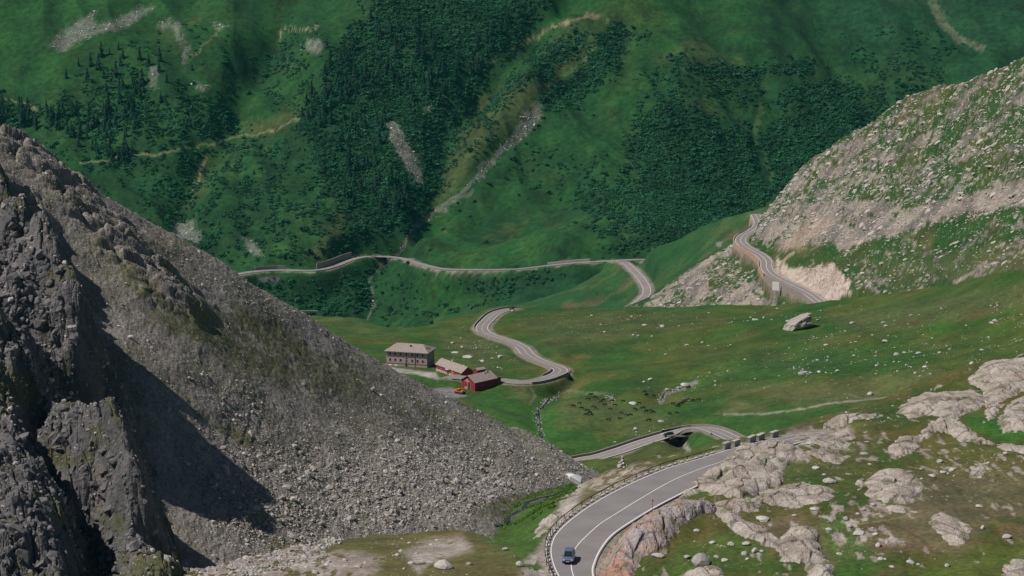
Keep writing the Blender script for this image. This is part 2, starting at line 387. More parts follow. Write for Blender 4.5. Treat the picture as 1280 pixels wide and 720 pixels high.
C = paint(C, np.clip(fdens*1.1, 0, 1)*.7*ss(-.5, .3, fbm(X/10, Y/14, 3, 55)+fdens-.55), (.007, .038, .015))
rock = np.zeros(px.shape)
for poly in FAR_ROCK: rock = np.maximum(rock, pmask(wx, wy, poly, 4)*ss(-.45, .05, fbm(X/3.2, Y/5, 3, 93)+pmask(wx, wy, poly, 7)*.9-.45))
rock = np.maximum(rock, lmask(wx, wy, SCARLINE[:-1], 2.6, 1.5)*.8)
rock = np.maximum(rock, lmask(wx, wy, [(455, 408), (468, 380), (463, 350), (478, 328)], 1.5, 1)*.9)
rock = np.maximum(rock, lmask(wx, wy, [(498, 318), (512, 292), (530, 268), (560, 262), (590, 238)], 2., 1.5)*.75)
rock *= ss(-.55, -.1, fbm(X/5, Y/8, 4, 91)+.25)
C = paint(C, rock*.45, (.24, .22, .21))
for ln, wd, c in (([(0, 121), (30, 130), (60, 139)], 1.4, (.17, .17, .09)), ([(100, 205), (150, 197), (200, 192), (262, 180), (285, 172), (330, 168), (372, 150)], 1.5, (.15, .16, .075)), ([(235, 75), (250, 60), (275, 40)], 1, (.12, .14, .05)),
                  ([(348, 50), (356, 38), (400, 33)], 1.3, (.22, .2, .13)), ([(258, 195), (250, 215), (240, 236)], 2.6, (.24, .21, .12)), ([(740, 60), (745, 50), (728, 80), (700, 95)], 2.2, (.07, .12, .035)), ([(640, 60), (700, 30), (735, 20), (760, 26)], 2, (.20, .17, .10)), ([(950, 130), (945, 170), (960, 200), (968, 240)], 3, (.05, .1, .035)), ([(1165, 0), (1175, 30), (1200, 50), (1225, 60)], 5, (.10, .12, .07))):
    C = paint(C, lmask(wx, wy, ln, wd, 1)*.8, c)
d, _ = pline(X, Y, far_pts[:, :2], 20)
C = paint(C, (1-ss(5, 9, d))*ss(-.4, .3, fbm(X/12, Y/12, 3, 8)+.1)*.8, (.27, .225, .20))
C = paint(C, pmask(px, py, [(322, 347), (350, 345), (348, 353), (325, 352)], 1.5), (.12, .12, .14))
FM_rock = rock; FM_dens = fdens
FM.build(C, np.clip(rock+.25, 0, 1), M['far'], 'steep green mountainside with gullies')

# ============================ green spur beyond, carrying the hairpin of the pass road
ctrl = [(560, 400, 2250), (640, 389, 2250), (700, 368, 2250), (760, 348, 2270), (800, 320, 2230), (860, 295, 2170), (940, 272, 2100), (990, 258, 2080), (700, 385, 2190), (780, 392, 2040), (830, 385, 1990), (860, 340, 2040), (900, 330, 1990), (840, 420, 1800), (940, 350, 1800), (1000, 330, 1760)]
SPUR_ROAD = [(768, 326, -413.4), (780, 327.5, -413), (790.7, 337, -412), (800.8, 347.5, -411), (807.5, 358, -410), (808, 367, -409), (800, 376, -408), (787, 385, -406), (770, 394, -404)]
for (x, y, z) in SPUR_ROAD[1:]: ctrl.append((x, y, float(z/tt(y))))
SP_ = Land('spur_meadow', (540, 1040, 1.9), np.concatenate([np.arange(1700, 2300, 2.6), np.arange(2300, 2420, 6)]), ctrl,
           crest=[(560, 2235), (640, 2230), (700, 2230), (760, 2260), (800, 2220), (860, 2160), (940, 2095), (1000, 2070)], drop=1.1)
spur_pts = spline(np.array([unz(*p) for p in SPUR_ROAD]), 5)
SP_.mods = [lambda X, Y, z: z+fbm(X/60, Y/80, 4, 33)*3, conform(spur_pts, 5.5, 10, .25)]
SP_.compute(); X, Y, px, py = SP_.Xg, SP_.Yg, SP_.px, SP_.py
C = grassmix(X, Y, 15, (.014, .066, .017), (.026, .076, .020), (.05, .082, .026), (.105, .08, .042), 60., .08)
d, _ = pline(X, Y, spur_pts[:, :2], 20); C = paint(C, (1-ss(5.5, 8, d))*.8, (.27, .22, .2))
C = paint(C, pmask(px, py, [(895, 303), (903, 302), (901, 308), (896, 308)], 1)*.8, (.2, .2, .22))
SP_.build(C, np.zeros(px.shape), M['mid'], 'green grassy spur with brown patches')

# ============================ rocky mountainside on the right with the winding road
ctrl = [(760, 392, 1830), (812, 380, 1800), (830, 366, 1810), (870, 336, 1825), (915, 306, 1830), (925, 292, 1880), (945, 272, 1960),
        (830, 392, 1730), (860, 380, 1720), (900, 375, 1660), (900, 345, 1720), (930, 345, 1650), (960, 378, 1540), (1000, 386, 1450), (1000, 400, 1420),
        (1060, 376, 1410), (1070, 360, 1440), (1040, 335, 1520), (1000, 315, 1620), (975, 300, 1700),
        (1160, 365, 1340), (1280, 335, 1270), (1400, 300, 1220), (1000, 270, 1700), (1000, 215, 1790), (1060, 165, 1690), (1100, 140, 1640), (1180, 105, 1550), (1280, 58, 1470), (1400, 10, 1400),
        (1100, 220, 1560), (1100, 290, 1470), (1200, 250, 1400), (1200, 180, 1470), (1280, 230, 1360), (1280, 140, 1410), (1180, 310, 1370), (1400, 160, 1330), (1400, 230, 1280), (1050, 250, 1600), (1280, 290, 1310)]
BR = [(1060, 398, 1400), (1041, 387, 1428), (1026, 378, 1450), (1012, 367.5, 1478), (994, 358, 1508), (976, 349.5, 1540), (963, 341.5, 1572), (958, 334, 1605), (957.5, 326.5, 1638), (950.5, 318.7, 1672), (938, 311.8, 1712), (929, 306, 1752), (925.5, 300, 1790), (929.5, 294, 1826), (940, 288.5, 1866), (947.5, 282, 1915), (948, 275, 1965), (944, 268, 2010)]
ctrl += BR[1:]
BM = Land('rocky_mountain', (740, 1390, 1.45), np.concatenate([np.arange(1130, 2060, 1.9)]), ctrl,
          crest=[(700, 1800), (812, 1790), (870, 1812), (915, 1830), (928, 1900), (950, 1990), (975, 1830), (1000, 1775), (1060, 1672), (1100, 1620), (1180, 1532), (1280, 1450), (1400, 1380)], drop=1.3, lam=.002)
back_pts = spline(np.array([unp(*p) for p in BR]), 5)
def back_noise(X, Y, z):
    px, py, D = proj(X, Y, z); up = ss(300, 180, py)*ss(900, 1000, px)
    u, v = rot(X, BM.tps(X, Y)*1.05+Y*.25, .5)
    f, e, hh = facet(u/12, v/6, 61, .7, .25); f2, e2, _ = facet(u/4.5+3, v/2.8, 63, .7, .25)
    amt = np.clip(.35+.9*fbm(X/60, Y/60, 3, 65)+up*.3, 0, 1)
    return z+fbm(X/90, Y/90, 4, 51)*6+fbm(X/9, Y/9, 3, 52)*.8+((f-.5)*1.5+(f2-.5)*.7)*amt
CUT = [(972, 322), (985, 335), (1012, 336), (1042, 330), (1060, 348), (1063, 366), (1048, 377), (1030, 377), (1010, 363), (990, 355), (975, 347), (968, 338)]
def cutface(X, Y, z):
    px, py, D = proj(X, Y, z); m = pmask(px, py, CUT, 5); f, e, _ = facet(X/5, Y/7, 81, 1.2)
    return z+m*(3+(f-.5)*3.5)
BM.mods = [back_noise, cutface, conform(back_pts, 6.2, 9, .3, left=(4.7, 1.6, 2.2))]
BM.compute(); X, Y, px, py = BM.Xg, BM.Yg, BM.px, BM.py
u, v = rot(X, BM.tps(X, Y)*1.05+Y*.25, .5)
wx = px+fbm(X/8, Y/8, 3, 171)*5; wy = py+fbm(X/8, Y/8, 3, 177)*4
C = grassmix(X, Y, 25, (.018, .060, .011), (.032, .066, .013), (.055, .070, .017), (.09, .074, .035), 45., .0)
rn = fbm(u/15, v/7, 3, 101)*.65+fbm(u/3.6, v/1.9, 3, 105)*.95; rn2 = fbm(X/60, Y/60, 3, 103)
amt = np.full(px.shape, -.35)
def setz(poly, val, soft=12):
    global amt
    m = pmask(wx, wy, poly, soft); amt = amt*(1-m)+val*m
setz([(1000, 215), (1100, 135), (1290, 50), (1400, 0), (1400, 240), (1290, 240), (1180, 265), (1060, 300), (940, 300), (940, 270)], -.04, 10)
setz([(1000, 215), (1060, 170), (1130, 160), (1100, 200), (1050, 250), (970, 285), (945, 272)], .1, 10)
setz([(1160, 190), (1290, 150), (1290, 225), (1200, 240), (1130, 235)], -.10, 10)
setz([(1040, 312), (1120, 294), (1200, 270), (1400, 235), (1400, 262), (1200, 288), (1110, 312), (1050, 325)], -.6, 5)
setz([(1040, 290), (1110, 275), (1180, 250), (1290, 222), (1400, 200), (1400, 232), (1290, 255), (1200, 268), (1120, 292), (1050, 312)], .85, 5)
setz([(985, 262), (1080, 250), (1130, 262), (1060, 295), (1000, 310), (960, 310), (945, 290)], .45, 6)
setz([(800, 385), (870, 330), (928, 300), (930, 345), (960, 385)], -.04, 6)
setz([(808, 384), (815, 370), (868, 332), (925, 296), (930, 304), (880, 338), (840, 368), (828, 384)], .5, 4)
setz([(857, 378), (862, 358), (875, 343), (888, 346), (882, 372), (866, 382)], .6, 3)
setz([(895, 384), (905, 362), (940, 352), (965, 368), (970, 382), (930, 390)], .35, 4)
setz([(1080, 310), (1290, 260), (1400, 260), (1400, 330), (1290, 330), (1160, 360), (1080, 372), (1060, 340)], -.22, 8)
rock = ss(-.05, .10, rn+amt+rn2*.25-.10)
C = lerp(C, lerp(col((.32, .27, .23), px.shape), col((.17, .15, .135), px.shape), ss(-.3, .5, fbm(X/20, Y/20, 4, 111)+.3*rn)), rock)
C = paint(C, pmask(wx, wy, [(985, 300), (1020, 268), (1040, 280), (1000, 310), (970, 312)], 6)*.7, (.42, .30, .23))
m = pmask(wx, wy, CUT, 1.8); C = paint(C, m, (.52, .43, .37)); C = paint(C, m*ss(0, .5, fbm(X/5, Y/5, 3, 5))*.5, (.46, .33, .25)); rock = np.maximum(rock, m)
C = paint(C, pmask(wx, wy, [(1110, 330), (1290, 300), (1290, 350), (1180, 352), (1110, 362)], 8)*.3*(1-rock), (.12, .10, .05))
d, _ = pline(X, Y, back_pts[:, :2], 20); C = paint(C, (1-ss(5.0, 6.2, d))*.85, (.33, .25, .2))
C = paint(C, lmask(px, py, [(975, 342), (976, 330), (985, 320), (992, 316)], 1.5, 1), (.34, .26, .2))
BM_rock = rock
BM.build(C, rock, M['back'], 'rocky mountainside of pale stone and turf')

# ============================ middle meadow
MID_ROAD = [(560, 470, -256.5), (600, 474, -255.6), (626, 475.6, -255.2), (647, 477.6, -255), (665.5, 477, -255.6), (684, 472.6, -257.5), (698, 466.5, -260.5), (700, 461.5, -263.2), (690, 456.5, -266), (673, 450.5, -269.3), (660, 443, -272.5), (652, 434, -275.5), (636.5, 426.7, -279), (618, 421, -282), (605, 415, -284.8), (602.5, 408.5, -287.2), (609, 400.5, -290), (618, 392.5, -292.6), (630, 388, -294.8), (648, 385.6, -297.3), (662, 388.5, -302), (680, 394, -309)]
LOW_ROAD = [(700, 581, -243), (731, 574, -242.2), (748, 571, -241.6), (776, 562.6, -240.2), (804, 552.8, -238.6), (825, 546.3, -237.2), (842, 540.8, -235.8), (859, 536.4, -234.2), (876, 535.2, -232.6), (891, 537.6, -231), (907, 544, -229.4), (922, 552, -228), (945, 566, -226)]
mid_pts = spline(np.array([unz(*p) for p in MID_ROAD]), 4); low_pts = spline(np.array([unz(*p) for p in LOW_ROAD]), 3.5)
HZ = -259.0
ctrl = [(300, 400, 1500), (390, 394, 1500), (430, 399, 1480), (520, 413, 1420), (560, 406, 1440), (590, 397, 1470), (650, 387, 1495), (720, 388, 1490), (780, 388.5, 1480), (860, 384.5, 1450), (930, 384, 1410), (1000, 383.5, 1380), (1060, 376, 1340), (1130, 365, 1280), (1200, 355, 1220), (1280, 338, 1150), (1400, 315, 1090),
        (480, 425, 1310), (400, 420, 1360), (560, 435, 1270), (650, 405, 1400), (720, 430, 1280), (800, 420, 1290), (800, 450, 1180), (900, 410, 1270), (900, 450, 1140), (1000, 420, 1180), (1000, 460, 1060), (1100, 400, 1180), (1100, 450, 1060), (1200, 400, 1100), (1200, 440, 1010), (1280, 390, 1070), (1280, 430, 980), (1100, 500, 930), (1000, 500, 960), (1200, 480, 920),
        (780, 500, 1045), (860, 480, 1080), (700, 500, 1050), (660, 520, 1010), (620, 500, 1050), (590, 520, 1000), (700, 550, 960), (780, 530, 985), (860, 515, 985), (930, 520, 950), (960, 540, 900), (830, 566, 870), (880, 560, 860), (760, 590, 860),
        (1000, 560, 850), (1150, 560, 840), (1300, 560, 820), (640, 600, 850), (500, 480, 1120)]
for p in MID_ROAD[1:-1:2]+LOW_ROAD[1:-1:2]: ctrl.append((p[0], p[1], float(p[2]/tt(p[1]))))
hz = lambda x, y, z=HZ: (x, y, float(z/tt(y)))
ctrl += [hz(485, 456), hz(538, 464), hz(545, 470, -259), hz(585, 485, -256.5), hz(628, 487, -256), hz(570, 496, -255.5), hz(490, 470, -257.5)]
MD = Land('meadow', (250, 1390, 2.0), np.concatenate([np.arange(780, 1520, 1.75), np.arange(1520, 1660, 6)]), ctrl,
          crest=[(200, 1480), (390, 1475), (430, 1455), (520, 1400), (560, 1420), (600, 1465), (650, 1482), (780, 1462), (860, 1432), (1000, 1362), (1060, 1322), (1130, 1262), (1200, 1202), (1280, 1132), (1400, 1070)], drop=.75, lam=.01)
BRIDGE1 = unz(703, 468, -259.5); BRIDGE2 = unz(853, 541, -235)
STREAM = [(870, 478), (845, 488), (830, 492), (826, 503)]
STREAM2 = [(765, 503), (764, 497), (757, 492), (730, 491), (712, 488), (700, 492), (690, 500), (680, 505), (672, 515), (674, 525), (674, 535), (678, 548)]
def mid_noise(X, Y, z): return z+fbm(X/75, Y/95, 3, 131)*3.0+fbm(X/30, Y/60, 3, 132)*1.5+fbm(X/12, Y/20, 3, 133)*.5
MD.mods = [mid_noise]
MD.mods += [bump_line(MD, STREAM, -2, 7), bump_line(MD, STREAM2, -2.2, 7), bump_line(MD, [(703, 462), (702, 476), (700, 490)], -6.5, 9), bump_line(MD, [(846, 534), (853, 548), (856, 560), (864, 566)], -5, 7),
            bump_line(MD, [(800, 556), (825, 556), (842, 562)], 2.2, 9), bump_line(MD, [(880, 562), (900, 552)], 1, 6)]
pad = lambda pts, z, hw, bl: conform(np.array([unz(*p, z) for p in pts]), hw, bl, 0)
MD.mods += [pad([(487, 452), (540, 461)], HZ, 9, 8), pad([(484, 464), (548, 469)], HZ, 4, 5), conform(mid_pts, 5.6, 7, .25, skip=[(BRIDGE1[0], BRIDGE1[1], 9)]), conform(low_pts, 5.2, 6, .25, skip=[(BRIDGE2[0], BRIDGE2[1], 9)]),
            pad([(553, 467), (582, 475)], -258.2, 5, 4), pad([(590, 481), (612, 471)], -256.8, 6, 4), pad([(545, 490), (580, 492)], -255.8, 5, 4)]
MD.compute(); X, Y, px, py = MD.Xg, MD.Yg, MD.px, MD.py
C = grassmix(X, Y, 35, (.025, .076, .010), (.042, .082, .012), (.068, .084, .015), (.092, .078, .027), 62., .0)
wx = px+fbm(X/12, Y/14, 3, 271)*8; wy = py+fbm(X/12, Y/14, 3, 277)*4
for poly, c, k in (([(590, 500), (660, 495), (700, 510), (760, 515), (740, 560), (640, 560)], (.028, .098, .015), .6), ([(830, 520), (940, 520), (1000, 500), (1130, 505), (1120, 530), (960, 540), (900, 530)], (.03, .09, .018), .5), ([(640, 400), (720, 388), (860, 388), (900, 400), (760, 430), (690, 440)], (.078, .08, .03), .45), ([(1020, 400), (1290, 350), (1290, 380), (1100, 420)], (.10, .09, .042), .4),
                   ([(700, 495), (760, 500), (880, 530), (800, 545), (700, 535)], (.095, .10, .036), .5), ([(555, 420), (600, 415), (640, 450), (600, 460), (560, 440)], (.11, .10, .045), .4), ([(900, 485), (1100, 470), (1180, 460), (1130, 500), (1000, 505)], (.11, .105, .045), .5), ([(800, 555), (850, 556), (880, 575), (740, 600), (760, 575)], (.078, .08, .026), .6),
                   ([(860, 540), (930, 550), (900, 562), (862, 566)], (.03, .1, .016), .6), ([(920, 500), (960, 510), (900, 516)], (.17, .125, .07), .5), ([(660, 470), (640, 490), (665, 505), (655, 480)], (.13, .11, .05), .5), ([(850, 440), (1050, 430), (1100, 450), (900, 475)], (.034, .082, .018), .4), ([(390, 393), (440, 396), (520, 412), (480, 425), (400, 410)], (.055, .095, .024), .5)):
    C = paint(C, pmask(wx, wy, poly, 8)*k, c)
d, _ = pline(X, Y, mid_pts[:, :2], 14); C = paint(C, (1-ss(5.4, 7.0, d))*.85, (.22, .18, .14))
d, _ = pline(X, Y, low_pts[:, :2], 14); C = paint(C, (1-ss(5.0, 6.6, d))*.85, (.2, .175, .14))
for ln, wd, c in ((STREAM, 2.6, (.17, .165, .17)), (STREAM2, 1.3, (.11, .12, .08)), ([(855, 548), (858, 560), (866, 568)], 2.5, (.3, .28, .27)), ([(905, 518), (960, 517), (1010, 510), (1030, 505), (1110, 497), (1135, 492)], 1.0, (.24, .22, .17)), ([(1110, 499), (1085, 498), (1060, 494)], .8, (.18, .15, .1)), ([(664, 485), (669, 495), (662, 505)], 1.2, (.16, .13, .08))):
    C = paint(C, lmask(px+fbm(X/4, Y/4, 2, 5)*1.5, py+fbm(X/4, Y/4, 2, 6), ln, wd, .8)*.9, c)
C = paint(C, pmask(px, py, [(470, 452), (489, 459), (545, 466), (549, 475), (520, 468), (480, 464)], 1.2), (.30, .27, .255))
C = paint(C, pmask(px, py, [(530, 486), (562, 484), (574, 488), (584, 495), (570, 498), (540, 494)], 1.2), (.17, .165, .17))
MD.build(C, np.zeros(px.shape), M['mid'], 'rolling alpine meadow with scattered stones')

# ============================ scree slope on the left
ctrl = [(-120, 90, 545), (0, 160, 560), (100, 226, 570), (200, 285, 585), (300, 351, 600), (400, 413, 625), (480, 463, 650), (540, 493, 668), (600, 519, 690), (680, 556, 715), (735, 588, 740), (770, 604, 755), (820, 640, 770),
        (720, 606, 655), (650, 628, 590), (600, 640, 550), (560, 652, 520), (480, 668, 495), (400, 676, 478), (330, 690, 455), (250, 720, 420), (150, 620, 440), (100, 400, 500), (200, 480, 490), (300, 560, 495), (200, 380, 530), (300, 450, 545), (400, 520, 560), (500, 560, 580), (600, 590, 620), (400, 600, 515), (-100, 400, 470), (0, 300, 515), (-100, 700, 380), (500, 620, 530)]
SC = Land('scree_slope', (-70, 800, 1.3), np.concatenate([np.arange(370, 800, .72)]), ctrl,
          crest=[(-120, 540), (0, 553), (100, 562), (200, 577), (300, 592), (400, 617), (480, 641), (540, 659), (600, 681), (680, 706), (735, 730), (820, 760)], drop=.9, lam=.004)
RIB = [[(10, 172), (60, 215), (100, 262), (150, 290), (170, 330)], [(95, 240), (130, 290), (165, 325), (205, 345)], [(190, 360), (230, 375), (245, 390)], [(0, 230), (40, 270), (60, 300)]]
sdunit = None
def scree_noise(X, Y, z):
    px, py, D = proj(X, Y, z)
    big = pmask(px, py, [(380, 560), (560, 540), (720, 590), (640, 640), (560, 660), (400, 690), (260, 680), (230, 520), (330, 520)], 50)
    f, e, hh = facet(X/2.0, Y/4.4, 141, .8, .25); f2, e2, _ = facet(X/.9, Y/2.2, 143, .8, .25)
    z = z+fbm(X/40, Y/60, 3, 145)*1.4+fbm(X/16, Y/40, 3, 148)*.7+fbm(X/7, Y/10, 3, 147)*.45+(f-.5)*(.12+.3*big)+(f2-.5)*.2
    u, v = rot(X, Y, -.6); g, e3, _ = facet(u/5, v/14, 149, .9, .3); g2, _, _ = facet(u/2.2, v/6, 151, .8, .3)
    rm = np.zeros(px.shape)
    for r in RIB: rm = np.maximum(rm, lmask(px, py, r, 17, 12))
    return z+rm*(.8+(g-.4)*2.1+(g2-.5)*1.2)
SC.mods = [scree_noise]
SC.mods += [bump_line(SC, [(690, 545), (700, 575), (715, 590)], 1.5, 8), bump_line(SC, [(640, 530), (665, 560), (690, 585)], -1.5, 5)]
SC.compute(); X, Y, px, py = SC.Xg, SC.Yg, SC.px, SC.py
n = fbm(X/14, Y/22, 4, 161); n2 = fbm(X/3.0, Y/4, 3, 163)
C = lerp(col((.235, .212, .195), px.shape), col((.17, .16, .125), px.shape), ss(-.4, .5, n+.4*n2))
gm = np.zeros(px.shape)
for poly, k in (([(120, 300), (230, 370), (330, 400), (440, 450), (480, 480), (430, 500), (340, 480), (260, 440), (190, 410)], .8), ([(110, 250), (180, 280), (240, 320), (200, 330), (150, 300)], .55), ([(225, 490), (290, 530), (330, 560), (300, 560), (250, 530)], .9), ([(430, 490), (560, 510), (600, 530), (560, 540), (470, 520)], .45), ([(560, 560), (700, 590), (690, 610), (610, 600)], .3), ([(340, 668), (420, 672), (480, 668), (470, 700), (330, 710)], .8), ([(590, 640), (640, 615), (700, 612), (650, 640)], .9), ([(640, 515), (672, 560), (700, 580), (660, 570)], .5)):
    gm = np.maximum(gm, pmask(px+n2*8, py+n*10, poly, 14)*k)
gm = gm*ss(-.35, .25, n2+n*.5+gm-.4)
C = lerp(C, lerp(col((.072, .085, .028), px.shape), col((.115, .108, .05), px.shape), ss(-.3, .4, n2)), gm)
C = paint(C, lmask(px, py, [(668, 562), (672, 574), (678, 584), (672, 590)], 1.2, .8)*.6, (.26, .23, .19))
SC_green = gm
SC.build(C, 1-gm*.7, M['scree'], 'long grey scree slope of broken stone')

# ============================ near crags, lower left
ctrl = [(0, 215, 505), (-60, 150, 520), (-80, 300, 470), (0, 300, 470), (0, 400, 435), (0, 500, 402), (0, 600, 374), (0, 720, 345), (-80, 500, 400), (-80, 720, 340), (30, 262, 492), (60, 320, 478), (60, 430, 440), (60, 530, 405), (60, 650, 372), (100, 375, 463), (130, 420, 452), (90, 480, 428), (130, 530, 418), (100, 600, 393), (120, 670, 376), (160, 545, 424), (190, 590, 412), (150, 640, 392), (150, 705, 368), (200, 690, 380), (100, 760, 340), (260, 740, 356), (290, 700, 376)]
CF = Land('crag', (-70, 330, 1.15), np.concatenate([np.arange(325, 530, .42)]), ctrl, lam=.003)
ccr = np.array([(unp(*c)) for c in [(-70, 120, 530), (0, 215, 505), (30, 262, 492), (60, 318, 478), (100, 372, 463), (132, 418, 452), (92, 452, 441), (84, 482, 433), (106, 508, 425), (131, 534, 420), (167, 559, 415), (190, 592, 409), (190, 640, 397), (196, 680, 386), (230, 720, 372)]])
def cliff(X, Y, z):
    Xc = np.interp(Y, ccr[::-1, 1], ccr[::-1, 0])+fbm(X*0+3.1, Y/9, 3, 201)*2.2+fbm(X*0+1.1, Y/25, 2, 203)*2
    Xc = Xc-2.6*ss(432, 415, Y)*ss(345, 365, Y)-4.0*ss(480, 465, Y)*ss(412, 425, Y); e = np.maximum(0, X-Xc); k = ss(345, 366, Y)
    zb = z-2.1*e*e/(e+1.8)*(.25+.75*k)
    u, v = rot(X, Y, .3)
    f, e1, _ = facet(u/6.5, v/15, 211, .8, .3); f2, e2, _ = facet(u/3+7, v/7, 213, .8, .3); f3, e3, _ = facet(u/1.3, v/2.8, 215, .8, .3); f4, _, _ = facet(u/.6, v/1.3, 219, .8, .3)
    at = ss(-2, 3, X-Xc+2)*.45
    return zb+((f-.5)*1.5+(f2-.5)*.8)*(1-at)+(f3-.5)*.45+(f4-.5)*.2+(ridged(X/18, Y/44, 2, 217)-.5)*4.0+fbm(X/7, Y/22, 2, 218)*1.6
CF.mods = [cliff]
def notch(pts, a, wd): return bump_line(CF, pts, a, wd)
CF.mods += [notch([(70, 335), (100, 380), (132, 425), (140, 480)], 0.1, 4.5), notch([(30, 305), (70, 362), (98, 410), (95, 445)], 9.0, 5.0), notch([(128, 545), (160, 590), (172, 640)], 5.0, 4.5), notch([(100, 440), (112, 470), (118, 495)], -6, 4), notch([(105, 600), (118, 650), (112, 690), (140, 720)], -10, 3.8), notch([(40, 460), (48, 490), (35, 515)], -7, 2.6), notch([(45, 540), (60, 570)], -8, 2.8), notch([(0, 232), (35, 262), (58, 292)], -7, 3.5), notch([(25, 318), (60, 325)], -5, 2.5), notch([(20, 390), (70, 430), (60, 470)], -6, 3), notch([(165, 640), (150, 600), (170, 570)], 3, 3), notch([(0, 380), (60, 355), (100, 400)], 2.0, 3.5), notch([(40, 600), (20, 640)], 3, 2.2)]
CF.compute(); X, Y, px, py = CF.Xg, CF.Yg, CF.px, CF.py
n = fbm(X/7, Y/11, 4, 221); n2 = fbm(X/1.8, Y/3, 3, 223)
zx = np.gradient(CF.Z, axis=1)/np.gradient(CF.Xg, axis=1); flat = ss(1.1, .3, np.abs(zx))
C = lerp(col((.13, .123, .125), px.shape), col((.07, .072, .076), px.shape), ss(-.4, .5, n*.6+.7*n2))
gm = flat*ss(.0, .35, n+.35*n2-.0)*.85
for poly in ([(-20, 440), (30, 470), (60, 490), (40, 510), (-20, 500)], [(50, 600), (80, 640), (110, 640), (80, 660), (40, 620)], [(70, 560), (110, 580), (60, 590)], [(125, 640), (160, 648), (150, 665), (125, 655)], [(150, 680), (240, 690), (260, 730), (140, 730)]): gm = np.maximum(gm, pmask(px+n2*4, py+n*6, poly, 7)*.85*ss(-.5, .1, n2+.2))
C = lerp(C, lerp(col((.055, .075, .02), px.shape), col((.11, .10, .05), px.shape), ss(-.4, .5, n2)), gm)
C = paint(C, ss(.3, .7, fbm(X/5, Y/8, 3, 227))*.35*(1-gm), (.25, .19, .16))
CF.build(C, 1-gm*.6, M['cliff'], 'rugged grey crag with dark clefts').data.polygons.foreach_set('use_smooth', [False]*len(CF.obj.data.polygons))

# ============================ near hill on the right, knoll and stream hollow
ctrl = [(1400, 420, 525), (1280, 442, 520), (1200, 462, 520), (1130, 500, 510), (1030, 522, 490), (1000, 535, 475), (960, 546, 455), (925, 559, 448),
        (1280, 520, 452), (1400, 520, 455), (1280, 600, 402), (1150, 600, 402), (1150, 540, 448), (1280, 720, 342), (1100, 720, 346), (1000, 720, 348), (1400, 700, 345), (900, 705, 360), (820, 700, 364), (850, 650, 386), (1000, 600, 411), (1000, 560, 438), (1000, 660, 372), (1150, 660, 370),
        (775, 581, 490), (815, 574, 490), (850, 568, 482), (885, 562, 465), (742, 594, 500), (724, 610, 508), (700, 642, 455), (690, 628, 515), (665, 678, 398), (680, 702, 373), (650, 712, 361), (620, 690, 380), (560, 670, 418), (480, 670, 424), (400, 682, 400), (330, 702, 378), (500, 722, 356), (620, 725, 352), (250, 726, 360), (150, 740, 350),
        (640, 645, 540), (615, 660, 495), (680, 618, 600), (715, 604, 652), (600, 664, 470), (520, 655, 500), (440, 670, 470), (660, 650, 480), (760, 595, 455)]
STN = [  # near road: (left px, py), (centre), (right), z
 ((716, 765), (738, 765), (770, 765), -111.2), ((703, 735), (723, 737), (750, 738), -111.6), ((690, 709), (715, 712), (743.5, 716), -112.0), ((686, 688), (718, 694), (745.5, 703), -112.1), ((690, 672), (726, 679), (753, 687), -112.2), ((700, 659), (737, 666), (766, 670.5), -112.3),
 ((717, 644.5), (754, 652), (784, 657), -112.4), ((741, 628), (782, 635.6), (817, 636.5), -112.5), ((768, 613), (808, 621.5), (848, 620), -112.6), ((800, 598), (840, 605), (885, 602), -112.7), ((835, 584), (872, 592), (915, 588.5), -112.9), ((868, 574.5), (905, 578.5), (942, 577.5), -113.2), ((905, 563), (934, 567), (968, 566), -113.6), ((937, 554.5), (962, 557), (992, 556), -114.2), ((968, 547.5), (990, 549.5), (1016, 549.5), -115.2), ((1010, 541), (1030, 543), (1052, 543), -116.4)]
nearL = np.array([unz(*s[0], s[3]) for s in STN]); nearC = np.array([unz(*s[1], s[3]) for s in STN]); nearR = np.array([unz(*s[2], s[3]) for s in STN])
for c3 in (nearL, nearR):
    for p in c3[1:-3:2]:
        a, b, D = proj(*p); ctrl.append((a, b, D))
nL, nC, nR = [spline(a, 1e9) for a in (nearL, nearC, nearR)]
def densify(a, k=8):
    P = a; Q = [P[0]]; n = len(P)
    for i in range(n-1):
        p0 = P[max(i-1, 0)]; p1 = P[i]; p2 = P[i+1]; p3 = P[min(i+2, n-1)]
        for j in range(1, k+1):
            t = j/k; Q.append(.5*((2*p1)+(-p0+p2)*t+(2*p0-5*p1+4*p2-p3)*t*t+(-p0+3*p1-3*p2+p3)*t**3))
    return np.array(Q)
nL, nC, nR = densify(nearL), densify(nearC), densify(nearR)
_a = np.linalg.norm(nC-nL, axis=1)[:, None]; _b = np.linalg.norm(nC-nR, axis=1)[:, None]; nC = nL+(nR-nL)*_a/(_a+_b)
near_mid = (nL+nR)/2; near_hw = np.linalg.norm(nL-nR, axis=1)/2
NH = Land('hillside', (90, 1390, 1.6), np.concatenate([np.arange(325, 560, .55), np.arange(560, 720, 1.6)]), ctrl,
          crest=[(90, 352), (250, 358), (330, 374), (400, 398), (480, 420), (560, 414), (615, 386), (640, 560), (700, 660), (716, 655), (726, 520), (745, 494), (775, 486), (815, 484), (850, 478), (885, 462), (925, 450), (960, 452), (1000, 470), (1030, 484), (1130, 504), (1200, 514), (1280, 514), (1400, 520)], drop=.75, lam=.003)
